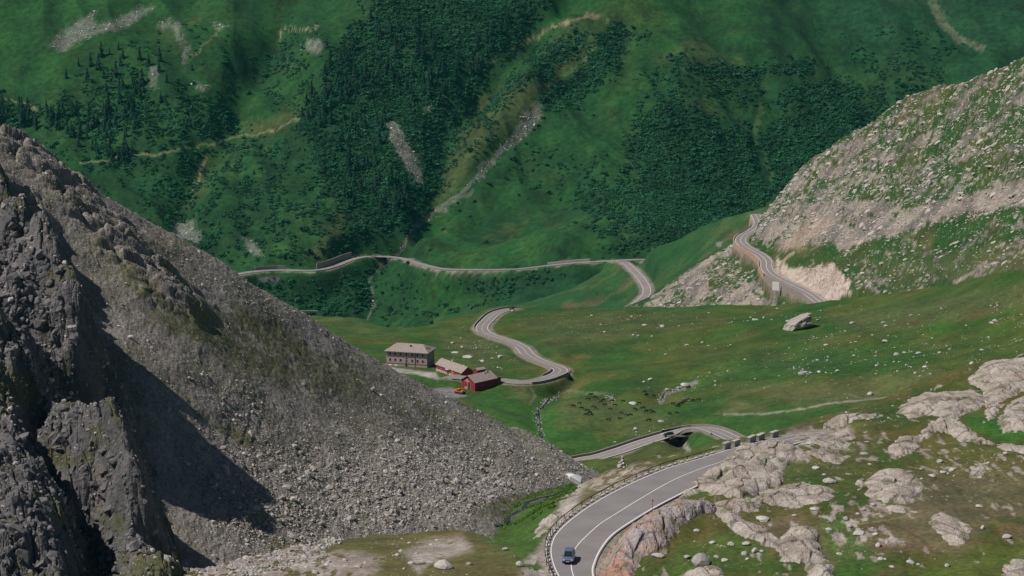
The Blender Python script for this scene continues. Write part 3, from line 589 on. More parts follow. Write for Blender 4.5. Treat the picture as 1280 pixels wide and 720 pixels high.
# for the knoll the fall behind its top ends in the stream hollow, not in the void
def hill_base(X, Y, _b=NH.base):
    c = np.asarray(NH.crest, float); az = 640+FPX*(X/Y)*.985; Yc = np.interp(az, c[:, 0], c[:, 1]); e = np.maximum(0, Y-Yc)
    k = ss(600, 640, az)                 # 0 over the knoll
    z = NH.tps(X, Y); return z-NH.drop*e*e/(e+15)*np.where(az < 640, ss(0, 1, e)*.9, 1)
NH.base = hill_base
def near_noise(X, Y, z):
    f, e, _ = facet(X/5, Y/8, 231, .9)
    px, py, D = proj(X, Y, z); rt = ss(730, 800, px)
    return z+fbm(X/28, Y/40, 3, 233)*1.1*rt+fbm(X/7, Y/11, 4, 235)*.35+(f-.5)*.25*rt
def near_conf(X, Y, z):
    d, par = pline(X, Y, near_mid[:, :2], 20); hw = np.interp(par, np.arange(len(near_hw)), near_hw); zr = np.interp(par, np.arange(len(near_mid)), near_mid[:, 2])-.22
    sgn = np.interp(par, np.arange(len(near_mid)), np.arange(len(near_mid)))
    k = 1-ss(hw+.9, hw+4.5, d); return np.where(d < 19, z*(1-k)+zr*k, z)
# roadside rock and other swells that the outcrops sit on
NH.mods = [near_noise]
NH.mods += [bump_line(NH, [(790, 690), (830, 668), (870, 640), (920, 632)], 2.0, 5), bump_line(NH, [(890, 600), (930, 585), (985, 575)], 2.2, 6), bump_line(NH, [(1200, 540), (1250, 540), (1290, 545)], -2, 6), bump_line(NH, [(660, 672), (640, 655), (652, 640)], -1.5, 4)]
NH.mods += [near_conf]
NH.compute(); X, Y, px, py = NH.Xg, NH.Yg, NH.px, NH.py
n = fbm(X/9, Y/14, 4, 241); n2 = fbm(X/1.8, Y/6.5, 4, 243); n3 = fbm(X/25, Y/30, 3, 245)
C = grassmix(X, Y, 45, (.036, .070, .011), (.064, .073, .015), (.088, .076, .021), (.115, .082, .042), 22., .18)
wx = px+n2*5+n*5; wy = py+n*5+n2*3
for poly, c, k in (([(870, 600), (860, 640), (920, 640), (1000, 590)], (.05, .11, .02), .3), ([(880, 672), (960, 640), (960, 700), (940, 720), (820, 720), (850, 680)], (.055, .11, .02), .6), ([(1020, 650), (1050, 640), (1100, 700), (1090, 730), (1045, 720)], (.045, .115, .016), .6), ([(1180, 690), (1290, 670), (1290, 720), (1150, 725)], (.07, .12, .018), .5),
                   ([(1196, 515), (1290, 525), (1290, 548), (1250, 553), (1215, 535)], (.025, .10, .012), .9), ([(590, 660), (650, 620), (725, 606), (700, 640), (680, 670), (670, 720), (630, 700)], (.045, .10, .016), .8), ([(740, 636), (820, 585), (905, 556), (915, 560), (840, 590), (780, 618), (720, 650)], (.042, .11, .016), .8),
                   ([(725, 610), (740, 592), (800, 580), (830, 580), (760, 625), (720, 640)], (.155, .115, .065), .7), ([(380, 680), (480, 666), (580, 668), (640, 690), (660, 725), (330, 725)], (.13, .11, .045), .6), ([(1130, 590), (1290, 580), (1290, 650), (1130, 650)], (.14, .105, .07), .55), ([(1050, 640), (1160, 625), (1240, 650), (1200, 700), (1110, 670)], (.15, .11, .07), .5), ([(1150, 545), (1290, 560), (1290, 600), (1160, 590)], (.12, .115, .03), .5), ([(930, 655), (1000, 645), (1010, 665), (970, 672)], (.16, .12, .08), .6), ([(960, 545), (1100, 530), (1090, 580), (960, 600)], (.10, .10, .035), .5)):
    C = paint(C, pmask(wx, wy, poly, 9)*k, c)
rock = np.zeros(px.shape)
for poly, k in (([(505, 690), (540, 674), (580, 672), (590, 690), (540, 700), (520, 712)], .9), ([(690, 660), (700, 628), (722, 600), (735, 585), (740, 590), (724, 620), (712, 650), (690, 672)], .9), ([(735, 600), (790, 582), (840, 585), (790, 600), (745, 625)], .45), ([(940, 545), (1060, 532), (1080, 560), (1000, 575), (960, 565)], .5), ([(1080, 545), (1290, 560), (1290, 600), (1150, 590)], .2), ([(1010, 630), (1100, 632), (1130, 680), (1040, 680)], .35), ([(330, 690), (430, 690), (480, 710), (460, 725), (320, 725)], .55), ([(400, 700), (440, 690), (480, 700), (440, 722)], .7), ([(190, 690), (300, 680), (390, 680), (420, 700), (370, 725), (180, 725)], .5), ([(655, 700), (690, 680), (684, 725), (650, 725)], .7)):
    rock = np.maximum(rock, pmask(wx, wy, poly, 7)*ss(1-k-.12, 1-k+.02, .5+n2*.8+n*.2))
rock = np.maximum(rock, ss(.34, .44, n2*.75+n*.35)*.9*ss(760, 830, px))
C = lerp(C, lerp(col((.35, .31, .28), px.shape), col((.27, .22, .19), px.shape), ss(-.3, .4, n)), rock)
_, par = pline(X, Y, near_mid[:, :2], 20); hw = np.interp(par, np.arange(len(near_hw)), near_hw)
C = paint(C, (1-ss(hw+.3, hw+1.5, _))*.8, (.27, .24, .21))
C = paint(C, lmask(px+n2*3, py, [(612, 668), (628, 655), (648, 640), (660, 628), (690, 620), (708, 614), (716, 606)], 3, 1.2), (.07, .07, .065))
C = paint(C, lmask(px, py+n2*2, [(1070, 655), (1110, 650), (1150, 640)], .9, .6)*.7, (.2, .17, .1))
NH_rock = rock
NH.build(C, rock, M['near'], 'grassy alpine hillside with stones')

# ground far below everything, out to the horizon
me = mkmesh('ground', [(-9000, -2000, -640), (9000, -2000, -640), (9000, 14000, -640), (-9000, 14000, -640)], [(0, 1, 2, 3)], [flat_mat('valley_ground', (.05, .08, .03), .9, 0, .05, .3)])
tag(mobj('ground', me), 'green ground far below', kind='structure')
print('lands done')

# ------------------------------------------------------------------ roads
def offs(P, o):
    t = np.gradient(P, axis=0)[:, :2]; t /= np.linalg.norm(t, axis=1)[:, None]+1e-9
    Q = P.copy(); Q[:, 0] += t[:, 1]*o; Q[:, 1] -= t[:, 0]*o; return Q            # positive o = right of travel
def ribbon(name, A, B, mat, dz=0, parent=None, n=1):
    V = np.stack([A*(1-k/n)+B*(k/n) for k in range(n+1)], 1); V[..., 2] += dz
    me = gridmesh(name, V, mat=mat); return mobj(name, me, parent)
def lines(P, hw, road, spec, a=0, b=None):
    for nm, o, wd in spec: ribbon(nm, offs(P, o-wd/2)[a:b], offs(P, o+wd/2)[a:b], M['paint'], .035, road)
def wallstrip(name, P, th, top, bot, mat, parent=None, o=0):
    """solid wall following P; top / bottom may vary along it"""
    P = np.asarray(P); top = np.broadcast_to(top, len(P)); bot = np.broadcast_to(bot, len(P)); A = offs(P, o-th/2); B = offs(P, o+th/2)
    V = []
    for pts, dz in ((A, -bot), (A, top), (B, top), (B, -bot)): q = pts.copy(); q[:, 2] += dz; V.append(q)
    V = np.stack(V, 1); n = len(P); vs = V.reshape(-1, 3); f = []
    for i in range(n-1):
        for k in range(4): a = i*4+k; b = i*4+(k+1) % 4; f.append((a, b, b+4, a+4))
    f += [(3, 2, 1, 0), (n*4-4, n*4-3, n*4-2, n*4-1)]
    return mobj(name, mkmesh(name, vs, f, [mat]), parent)
def arc(P): return np.concatenate([[0], np.cumsum(np.linalg.norm(np.diff(P[:, :2], axis=0), axis=1))])
def along(P, step, start=0):
    s = arc(P); q = np.arange(start, s[-1], step); return np.stack([np.interp(q, s, P[:, k]) for k in range(3)], -1)
def seg_near(P, px0, px1, py0=0, py1=720):
    X, Y, D = proj(P[:, 0], P[:, 1], P[:, 2]); k = np.where((X >= px0) & (X <= px1) & (Y >= py0) & (Y <= py1))[0]; return P[k[0]:k[-1]+1]

# near road
rd = ribbon('road', nL, nR, M['asphalt'], 0, None, 4); tag(rd, 'grey two lane pass road sweeping round the near bend', kind='structure')
ld = (nL-nC)/np.linalg.norm(nL-nC, axis=1)[:, None]; rdv = (nR-nC)/np.linalg.norm(nR-nC, axis=1)[:, None]
ribbon('centre_line', nC+ld*.09, nC+rdv*.09, M['paint'], .03, rd)
ribbon('edge_line', nL-ld*.55, nL-ld*.35, M['paint'], .03, rd); ribbon('edge_line', nR-rdv*.50, nR-rdv*.22, M['paint'], .03, rd)
# middle road
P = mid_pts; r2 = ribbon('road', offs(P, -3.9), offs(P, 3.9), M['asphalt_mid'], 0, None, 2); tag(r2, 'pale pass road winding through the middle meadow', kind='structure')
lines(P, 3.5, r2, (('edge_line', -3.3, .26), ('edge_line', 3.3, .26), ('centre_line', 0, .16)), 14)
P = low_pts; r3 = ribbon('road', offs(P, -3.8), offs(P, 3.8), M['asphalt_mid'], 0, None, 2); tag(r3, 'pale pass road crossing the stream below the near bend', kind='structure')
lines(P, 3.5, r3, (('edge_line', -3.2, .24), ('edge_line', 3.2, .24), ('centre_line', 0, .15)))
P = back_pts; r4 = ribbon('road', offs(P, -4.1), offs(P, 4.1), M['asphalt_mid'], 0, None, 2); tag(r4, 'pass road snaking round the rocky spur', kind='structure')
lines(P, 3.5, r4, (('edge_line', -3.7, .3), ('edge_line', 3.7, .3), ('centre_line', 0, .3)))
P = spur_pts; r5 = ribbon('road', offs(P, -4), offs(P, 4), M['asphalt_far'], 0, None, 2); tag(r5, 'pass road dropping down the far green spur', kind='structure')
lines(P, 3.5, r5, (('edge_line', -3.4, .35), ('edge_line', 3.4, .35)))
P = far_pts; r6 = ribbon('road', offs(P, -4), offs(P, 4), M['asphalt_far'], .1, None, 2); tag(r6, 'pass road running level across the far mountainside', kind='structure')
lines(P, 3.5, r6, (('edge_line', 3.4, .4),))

# ---- roadside walls
def wallthing(name, label, P, th, top, bot, mat, o=0, cat='wall', group=None, part='wall_body', coping=None):
    e = empty(name, P[len(P)//2]); tag(e, label, cat, group); L = P-P[len(P)//2]
    wallstrip(part, L, th, top, bot, mat, e, o)
    if coping is not None:
        Q = L.copy(); Q[:, 2] += top if np.isscalar(top) else 0
        wallstrip('coping', Q, th+.16, .16, -.002, coping, e, o)
    return e
wallthing('parapet_wall', 'low brown stone parapet along the valley side of the meadow road bends', mid_pts[16:-8], .45, .75, .8, M['masonry'], -4.6, coping=M['masonry'])
wallthing('parapet_wall', 'low stone parapet on the near side of the meadow road bridge bend', seg_near(mid_pts, 655, 703, 466, 480), .5, .8, .8, M['masonry'], 4.5, coping=M['stone'])
wallthing('parapet_wall', 'low parapet along the far edge of the road behind the near bend', low_pts, .4, .7, .8, M['masonry'], -4.4, coping=M['masonry'])
b = seg_near(low_pts, 826, 905); wallthing('bridge_wall', 'pale stone side wall of the small bridge below the near road', b, .4, .45, .8, M['masonry'], 4.5, coping=M['stone'])
b = seg_near(mid_pts, 684, 704, 460, 474); wallthing('bridge_wall', 'stone side wall of the bridge at the meadow road bend', b, .5, .3, 2.2, M['masonry'], 4.6)
n = len(back_pts); lo = seg_near(back_pts, 900, 1045, 290, 400)
Pw = seg_near(back_pts, 900, 966, 292, 346); s_ = np.linspace(0, 1, len(Pw))
wallthing('retaining_wall', 'pinkish curved retaining wall below the road on the rocky spur', Pw, .7, .7, 3.6+1.2*np.sin(s_*9), M['pinkwall'], -5.0)
Pw = seg_near(back_pts, 966.5, 1041, 343, 390); s_ = np.linspace(0, 1, len(Pw))
wallthing('retaining_wall', 'grey stone retaining wall beside the straight below the pale rock cutting', Pw, .7, .7, 4+3.2*np.sin(s_*3.1), M['masonry'], -5.0)
e = empty('white_panel', unp(969.5, 363, 1520)); tag(e, 'white square panel standing on the retaining wall of the spur road', 'panel')
pm = flat_mat('white_sheet', (.78, .76, .76), .7, 0, .5, .05)
def boxmesh(name, sx, sy, sz, mat, o=(0, 0, 0), bev=0):
    bm = bmesh.new(); bmesh.ops.create_cube(bm, size=1); bmesh.ops.scale(bm, vec=(sx, sy, sz), verts=bm.verts); bmesh.ops.translate(bm, vec=o, verts=bm.verts)
    if bev: bmesh.ops.bevel(bm, geom=list(bm.edges), offset=bev, segments=2, affect='EDGES', profile=.6)
    me = bpy.data.meshes.new(name); bm.to_mesh(me); bm.free(); me.materials.append(mat); return me
mobj('sheet', boxmesh('sheet', 4.6, .15, 5.4, pm, (0, 0, 2.7), .03), e); mobj('frame', boxmesh('frame', 4.8, .1, .2, M['stone'], (0, .12, 5.5)), e)
e.rotation_euler = (0, 0, R(-28))
# far road: retaining and cutting walls
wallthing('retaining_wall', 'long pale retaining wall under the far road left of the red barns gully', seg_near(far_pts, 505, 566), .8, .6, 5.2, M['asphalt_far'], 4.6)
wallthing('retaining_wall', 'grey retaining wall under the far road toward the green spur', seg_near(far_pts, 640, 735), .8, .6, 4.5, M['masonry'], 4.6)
wallthing('retaining_wall', 'pale parapet wall on the outer edge of the far road where it bends left', seg_near(far_pts, 380, 470), .6, .7, 2, M['stone'], 4.6)
wallthing('cutting_wall', 'dark shaded wall above the far road on the inside of its left bend', seg_near(far_pts, 398, 446), .8, 6.0, 1, M['masonry'], -6.2)
wallthing('cutting_wall', 'grey wall above the far road close to the scree ridge', seg_near(far_pts, 318, 362), .8, 3.5, 1, M['masonry'], -6.0)
wallthing('cutting_wall', 'pinkish rock cutting above the far road near the spur hairpin', seg_near(far_pts, 680, 738), 1.2, 2.2, 1, M['stone'], -5.8)
c = unz(479.5, 322.5, -445.4); e = empty('culvert', c); tag(e, 'small stone culvert with a dark opening under the far road', 'culvert')
mobj('headwall', boxmesh('headwall', 13, 1, 1.6, M['stone'], (0, -5.4, 2.4), .05), e)
for sx in (-1, 1): mobj('abutment', boxmesh('abutment', 3.4, 1, 5, M['stone'], (sx*4.9, -5.4, -.9), .05), e)
mobj('opening', boxmesh('opening', 6.3, .5, 5, M['black'], (0, -4.6, -.9)), e)  # solid black box, stands in for the shade inside the culvert mouth
c = low_pts[np.argmin(np.abs(proj(*low_pts.T)[0]-851))]; 
e = empty('bridge_opening', c); tag(e, 'dark arched opening of the small bridge below the near road', 'bridge arch')
mobj('lintel', boxmesh('lintel', 11, .5, .6, M['stone'], (0, -4.7, -.95), .03), e); mobj('painted_shade', boxmesh('painted_shade', 14, .6, 6, M['black'], (0, 3.6, -3.6)), e)  # black sheet under the deck, shade put in as colour

# near road guard rail, kerb stones and stone blocks
gi = np.where(proj(*nL.T)[0] < 903)[0]; a0 = 6; G = nL[a0:gi[-1]+1]; lv = ld[a0:gi[-1]+1]
G1 = G+lv*.75; base = G1[len(G1)//2].copy(); e = empty('guard_rail', base); tag(e, 'dark weathered guard rail on posts round the outside of the near bend', 'guard rail')
L = G1-base
for z0, z1 in ((.66, .78),): wallstrip('rail', L+np.array([0, 0, z0]), .10, z1-z0, 0, M['wood'], e)
pmesh = boxmesh('post', .13, .13, 1.0, M['wood'], (0, 0, .25))
for p in along(L, 4.2): o = mobj('post', pmesh, e); o.location = p
def rockmesh(name, mat, seed, sub=1, sq=(1, .8, .7), rough=.25):
    bm = bmesh.new(); bmesh.ops.create_icosphere(bm, subdivisions=sub, radius=.5); rr = random.Random(seed)
    pl = [(Vector((rr.uniform(-1, 1), rr.uniform(-1, 1), rr.uniform(-1, 1))).normalized(), rr.uniform(.28, .46)) for _ in range(7)]
    for v in bm.verts:
        for n_, d_ in pl:
            k = v.co.dot(n_)-d_
            if k > 0: v.co -= n_*k*.92
        v.co *= 1+rr.uniform(-rough, rough)*.5
        v.co = Vector((v.co.x*sq[0], v.co.y*sq[1], v.co.z*sq[2]))
    me = bpy.data.meshes.new(name); bm.to_mesh(me); bm.free(); me.materials.append(mat); return me
kst = [rockmesh('stone', M['kerb'], 50+i, 2, (1.6, .8, .5), .05) for i in range(4)]
G2 = G+lv*.35; base = G2[len(G2)//2].copy(); e = empty('stone_kerb', base); tag(e, 'row of rounded pale kerb stones under the guard rail of the near bend', 'kerb')
K = along(G2-base, 2.0); Kt = np.gradient(K, axis=0)
for i, p in enumerate(K): o = mobj('stone', kst[i % 4], e); o.location = (p[0], p[1], p[2]+.12); o.rotation_euler = (0, 0, math.atan2(Kt[i][1], Kt[i][0])); s_ = random.uniform(.85, 1.1); o.scale = (s_, s_, s_)
blk = flat_mat('block_masonry', (.23, .23, .20), .9, 0, 2.5, .3, 0, .5)
for i, (x, y, lb) in enumerate(((911.5, 561.5, 'squat masonry guard block nearest the end of the guard rail'), (926, 557.5, 'second masonry guard block beyond the guard rail end'), (943.5, 553.5, 'third and widest masonry guard block before the road rounds the rocks'), (957, 549, 'masonry guard block half hidden where the road rounds the rocks'), (971, 546.5, 'farthest low guard block just showing behind the rocks'))):
    k = int(np.argmin(np.abs(proj(*nL.T)[0]-x))); q = nL[k]+ld[k]*.8; t = nL[min(k+1, len(nL)-1)]-nL[k-1]
    e = empty('guard_block', q, math.atan2(t[1], t[0])); tag(e, lb, 'guard block', 'masonry guard blocks by the near road')
    ww = (1.9, 1.9, 2.4, 2.4, 2)[i]; mobj('block', boxmesh('block', ww, .75, 1.25, blk, (0, 0, .4), .06), e); mobj('cap', boxmesh('cap', ww+.12, .87, .14, M['stone'], (0, 0, 1.10), .04), e)
# striped marker post on the road side
q = unz(815.5, 637.5, -112.5); e = empty('marker_post', q); tag(e, 'thin snow marker post with red and white top at the inside road edge', 'marker post')
mobj('pole', boxmesh('pole', .06, .06, 1.9, M['steel'], (0, 0, .95)), e); mobj('sign_plate', boxmesh('sign_plate', .45, .06, .45, flat_mat('sign_white', (.75, .7, .68), .6, 0, 1, .02), (0, 0, 1.65), .02), e); mobj('red_patch', boxmesh('red_patch', .26, .03, .2, flat_mat('sign_red', (.55, .04, .04), .5, 0, 1, .02), (0, -.05, 1.7)), e)

# ------------------------------------------------------------------ outcrops: worn slabs of bedrock on the near hill
def outcrop(L, poly, h, label, seed, cell=(3.2, 8.0), tilt=.7, c1=(.44, .39, .345), c2=(.35, .29, .25), edge=1.1, lift=None, group='rock outcrops on the near hillside', sx=.2, sy=.42, dark=.22, pink=None, name='rock_outcrop', lean=0):
    pl = L.hit([p[0] for p in poly], [p[1] + (0 if lift is None else lift) for p in poly]); W = pl[:, :2]
    x0, x1, y0, y1 = W[:, 0].min()-1, W[:, 0].max()+1, W[:, 1].min()-1.5, W[:, 1].max()+1.5
    nx = min(420, int((x1-x0)/sx)+2); ny = min(420, int((y1-y0)/sy)+2)
    X, Y = np.meshgrid(np.linspace(x0, x1, nx), np.linspace(y0, y1, ny))
    Wx = X+fbm(X/1.6, Y/2.6, 3, seed)*.6; Wy = Y+fbm(X/1.6, Y/2.6, 3, seed+7)*1.3
    d = sdf(Wx, Wy, W*1.0)+.35; u, v = rot(X, Y, .25+.2*math.sin(seed))
    f, e1, hh = facet(u/cell[0], v/cell[1], seed+1, tilt, .14); f2, e2, _ = facet(u/cell[0]*2.7, v/cell[1]*2.6, seed+2, tilt, .2)
    f3, e3, _ = facet(u/cell[0]*.4, v/cell[1]*.4, seed+4, .7, .2)
    prof = 1-np.exp(-np.maximum(d, 0)/edge)
    z = h*.42*prof*(.62+.42*fbm(X/7, Y/18, 2, seed+3)+.16*f3)+prof*(f*.34*min(h, 1.8)+f2*.10)-.12+prof*lean*(X-x0)/(x1-x0)
    z = np.where(d < 0, -.12+d*1.2, z); Z = L.h(X, Y)+z
    C = lerp(col(c1, X.shape), col(c2, X.shape), ss(-.4, .5, fbm(X/4, Y/6, 4, seed+5)))
    if pink is not None: C = lerp(C, col(pink, X.shape), ss(-.1, .4, fbm(X/5, Y/8, 3, seed+6)+(x0+(x1-x0)*.35-X)*.06))
    crk = np.clip((1-ss(.02, .10, e1))*.8+(1-ss(.03, .12, e2))*.3, 0, 1); C = C*(1-crk*.62)[..., None]
    mossy = ss(.25, .5, fbm(X/3, Y/4, 3, seed+8)+.25*crk)*.6; C = paint(C, mossy, (.10, .105, .04))
    me = gridmesh(name, np.stack([X, Y, Z], -1)-np.array([pl[0][0], pl[0][1], pl[0][2]]), C, np.ones(X.shape), M['outcrop'], keep=d > -.9, smooth=False)
    if len(me.polygons) == 0: print('EMPTY outcrop', label); return None
    o = mobj(name, me); o.location = pl[0]; tag(o, label, 'rock', group); return o
OUT = [
 ([(924, 561), (950, 553), (985, 557), (994, 572), (980, 584), (977, 605), (962, 609), (950, 618), (925, 625), (905, 619), (878, 612), (865, 604), (880, 592), (897, 585), (908, 575)], 2.6, 'broad pale fissured slab right beside the far end of the near road', {}),
 ([(849, 622), (858, 610), (868, 610), (870, 616), (857, 622)], 1.0, 'small rock tongue touching the inside edge of the near road', {}),
 ([(820, 638), (847, 631), (873, 629), (895, 629), (896, 640), (871, 644), (856, 652), (846, 662), (835, 682), (815, 690), (800, 700), (790, 725), (752, 725), (751, 712), (757, 698), (771, 682), (789, 659), (805, 645)], 2.2, 'pink and grey rock cutting along the inside of the near bend', dict(pink=(.43, .25, .19), c1=(.36, .32, .32), c2=(.36, .30, .26), cell=(2.2, 6))),
 ([(895, 629), (924, 624), (955, 629), (945, 638), (920, 642), (933, 652), (953, 660), (975, 676), (991, 659), (1018, 662), (1024, 680), (1024, 693), (1038, 707), (1042, 726), (1014, 726), (1007, 704), (980, 702), (973, 687), (953, 680), (929, 671), (913, 658), (898, 644)], 1.7, 'long winding ribbon of pale bedrock running down to the bottom edge', dict(lean=.6)),
 ([(945, 625), (950, 614), (975, 612), (990, 608), (1003, 602), (1010, 604), (1008, 610), (1018, 607), (1040, 611), (1040, 624), (1020, 630), (998, 634), (985, 634), (960, 630)], 1.3, 'low jagged pale rock band below the round boulder', {}),
 ([(1081, 602), (1097, 589), (1124, 587), (1140, 594), (1153, 608), (1151, 616), (1144, 625), (1133, 630), (1104, 628), (1083, 619)], 2.0, 'large domed pale rock in the middle of the near slope', dict(edge=2.2)),
 ([(1070, 600), (1078, 598), (1081, 608), (1074, 612), (1066, 608)], .7, 'small flat rock left of the large domed rock', {}),
 ([(1107, 634), (1125, 631), (1145, 634), (1146, 641), (1130, 641), (1112, 640)], .8, 'cluster of flat stones just under the large domed rock', {}),
 ([(1162, 648), (1178, 641), (1201, 651), (1213, 662), (1205, 681), (1189, 681), (1180, 672), (1166, 660)], 1.5, 'pale split rock on the right slope above the yellow grass', {}),
 ([(1122, 512), (1138, 494), (1158, 484), (1216, 483), (1231, 491), (1233, 499), (1224, 507), (1204, 513), (1197, 519), (1185, 517), (1158, 513), (1136, 519), (1130, 513)], 2.9, 'huge smooth pale rock hump with deep shaded clefts on the skyline of the hill', dict(edge=3.0, cell=(4.5, 11), tilt=.6, lift=5)),
 ([(1210, 467), (1239, 446), (1292, 444), (1292, 478), (1255, 494), (1239, 500), (1233, 507), (1231, 494), (1226, 480), (1212, 474)], 3.0, 'topmost pale rock ledges at the right edge of the hill', dict(edge=3.0, lift=6, cell=(3.5, 9))),
 ([(1232, 513), (1239, 503), (1255, 503), (1247, 515), (1237, 522)], 1.8, 'squarish pale block between the big hump and the right hand slabs', dict(lift=3)),
 ([(1249, 519), (1266, 496), (1292, 490), (1292, 537), (1255, 535), (1248, 526)], 2.6, 'rounded striped slabs at the right edge above the green hollow', dict(edge=2.4, lift=4, cell=(3.5, 9))),
 ([(1148, 542), (1163, 527), (1185, 520), (1200, 527), (1220, 541), (1243, 554), (1220, 553), (1196, 546), (1182, 538), (1169, 537), (1163, 545), (1152, 548)], 1.9, 'pale ridge of rock left of the green hollow', dict(lift=2)),
 ([(1111, 558), (1125, 547), (1150, 544), (1152, 556), (1138, 567), (1125, 572), (1112, 565)], 1.5, 'rough pale rock patch above the large domed rock', {}),
 ([(1028, 531), (1052, 518), (1096, 514), (1092, 521), (1053, 528), (1040, 533)], 1.3, 'thin pale rock rib along the crest of the hill', dict(lift=2)),
 ([(1213, 597), (1212, 586), (1232, 577), (1238, 586), (1224, 599)], 1.0, 'small crumbly pale rock on the right slope', {}),
 ([(1245, 554), (1292, 558), (1292, 568), (1250, 562)], 1.0, 'low line of pale rock running off the right edge', {}),
 ([(1253, 710), (1271, 699), (1292, 704), (1292, 728), (1255, 728)], 1.3, 'pale rock in the bottom right corner', {}),
 ([(849, 718), (885, 707), (903, 712), (902, 728), (850, 728)], 1.2, 'pale rock cut off by the bottom edge right of the car', {}),
 ([(668, 668), (674, 655), (690, 643), (699, 640), (701, 646), (690, 655), (684, 664), (674, 671)], 1.3, 'slanting pale rock slab below the outside of the near bend', {}),
 ([(985, 548), (1010, 540), (1062, 540), (1068, 548), (1040, 556), (1010, 556), (990, 560)], .9, 'broken pale rock sheet behind the broad fissured slab', {}),
 ([(1000, 566), (1030, 562), (1062, 570), (1050, 580), (1025, 574)], .7, 'flat pale rock scraps in the grass above the round boulder', {}),
]
for i, (poly, h, lb, kw) in enumerate(OUT): outcrop(NH, poly, h, lb, 300+i*13, **kw)
print('outcrops')

# ------------------------------------------------------------------ scattered stones (instances on points)
def proto_collection(name, meshes):
    c = bpy.data.collections.new(name)
    for i, m in enumerate(meshes): c.objects.link(bpy.data.objects.new(name+'_piece', m))
    return c
def scatter(name, P, scale, rots, coll, nproto, label, cat=None, group=None, kind='stuff', parent=None):
    me = bpy.data.meshes.new(name); me.vertices.add(len(P)); me.vertices.foreach_set('co', P.astype(np.float32).ravel()); me.update()
    a = me.attributes.new('size', 'FLOAT_VECTOR', 'POINT'); a.data.foreach_set('vector', scale.astype(np.float32).ravel())
    a = me.attributes.new('turn', 'FLOAT_VECTOR', 'POINT'); a.data.foreach_set('vector', rots.astype(np.float32).ravel())
    a = me.attributes.new('pick', 'INT', 'POINT'); a.data.foreach_set('value', RNG.integers(0, nproto, len(P)).astype(np.int32))
    o = mobj(name, me, parent); g = bpy.data.node_groups.new(name, 'GeometryNodeTree')
    g.interface.new_socket('Geometry', in_out='INPUT', socket_type='NodeSocketGeometry'); g.interface.new_socket('Geometry', in_out='OUTPUT', socket_type='NodeSocketGeometry')
    N = g.nodes.new; gi_ = N('NodeGroupInput'); go = N('NodeGroupOutput'); ip = N('GeometryNodeInstanceOnPoints'); ci = N('GeometryNodeCollectionInfo')
    ci.inputs['Collection'].default_value = coll; ci.inputs['Separate Children'].default_value = True; ci.inputs['Reset Children'].default_value = True
    def na(nm, ty): n_ = N('GeometryNodeInputNamedAttribute'); n_.data_type = ty; n_.inputs['Name'].default_value = nm; return [q for q in n_.outputs if q.enabled and q.name == 'Attribute'][0]
    L = g.links.new; L(gi_.outputs[0], ip.inputs['Points']); L(ci.outputs[0], ip.inputs['Instance']); ip.inputs['Pick Instance'].default_value = True
    L(na('pick', 'INT'), ip.inputs['Instance Index']); L(na('turn', 'FLOAT_VECTOR'), ip.inputs['Rotation']); L(na('size', 'FLOAT_VECTOR'), ip.inputs['Scale']); L(ip.outputs[0], go.inputs[0])
    md = o.modifiers.new('spread', 'NODES'); md.node_group = g
    tag(o, label, cat, group, kind); return o
def sample(L, n, dens, px_rng, d_rng):
    """random ground points kept with probability dens(px, py, X, Y)"""
    k = (px_rng[0]-640)/FPX+RNG.random(n)*(px_rng[1]-px_rng[0])/FPX; Y = d_rng[0]+RNG.random(n)**.8*(d_rng[1]-d_rng[0]); X = k*Y
    Z = L.h(X, Y); a, b, D = proj(X, Y, Z); keep = (RNG.random(n) < dens(a, b, X, Y)) & (b > -40) & (b < 760)
    return np.stack([X, Y, Z], -1)[keep], a[keep], b[keep]
def upright(n): return np.stack([RNG.normal(0, .5, n), RNG.normal(0, .5, n), RNG.random(n)*6.28], -1)
srock = proto_collection('scree_piece', [rockmesh('scree_piece', M['scree_rock'], 70+i, 1, (1, .8, .62), .2) for i in range(8)])
def sdens(px, py, X, Y):
    big = pmask(px, py, [(350, 560), (560, 540), (740, 585), (700, 612), (640, 628), (560, 655), (400, 690), (280, 690), (200, 500), (300, 490)], 30)
    g_ = fbm(X/14, Y/22, 3, 161); gg = pmask(px, py, [(120, 300), (230, 370), (330, 400), (440, 450), (480, 480), (430, 500), (340, 480), (260, 440), (190, 410)], 20)
    gg = np.maximum(gg, pmask(px, py, [(225, 490), (290, 530), (330, 560), (300, 560), (250, 530)], 12)*1.3)
    gr = pmask(px, py, [(590, 640), (640, 615), (730, 606), (690, 640), (600, 670)], 5)
    return np.clip(.24+.65*big+.25*g_-.75*gg, .03, 1)*(1-gr)
P_, a_, b_ = sample(SC, 210000, sdens, (-20, 770), (400, 760))
big = pmask(a_, b_, [(350, 570), (560, 550), (700, 600), (640, 628), (560, 655), (400, 690), (280, 690), (250, 560)], 40)
sz = (.3+RNG.pareto(3.6, len(P_))*.5).clip(.25, 2.6)*(.55+.35*big); P_[:, 2] += sz*.08
scatter('scree_stones', P_, np.stack([sz*1.2, sz, sz], -1), upright(len(P_)), srock, 8, 'countless broken grey stones covering the scree slope')
print('scree', len(P_))
crock = proto_collection('crag_piece', [rockmesh('crag_piece', M['scree_rock'], 90+i, 1, (1, .8, .8), .2) for i in range(6)])
P_, a_, b_ = sample(CF, 16000, lambda px, py, X, Y: np.clip(.25+.6*fbm(X/8, Y/12, 3, 401), .02, 1), (-30, 300), (335, 500))
k = P_[:, 2] > SC.h(P_[:, 0], P_[:, 1])-1; P_ = P_[k]; sz = (.3+RNG.pareto(3., len(P_))*.35).clip(.25, 1.8)
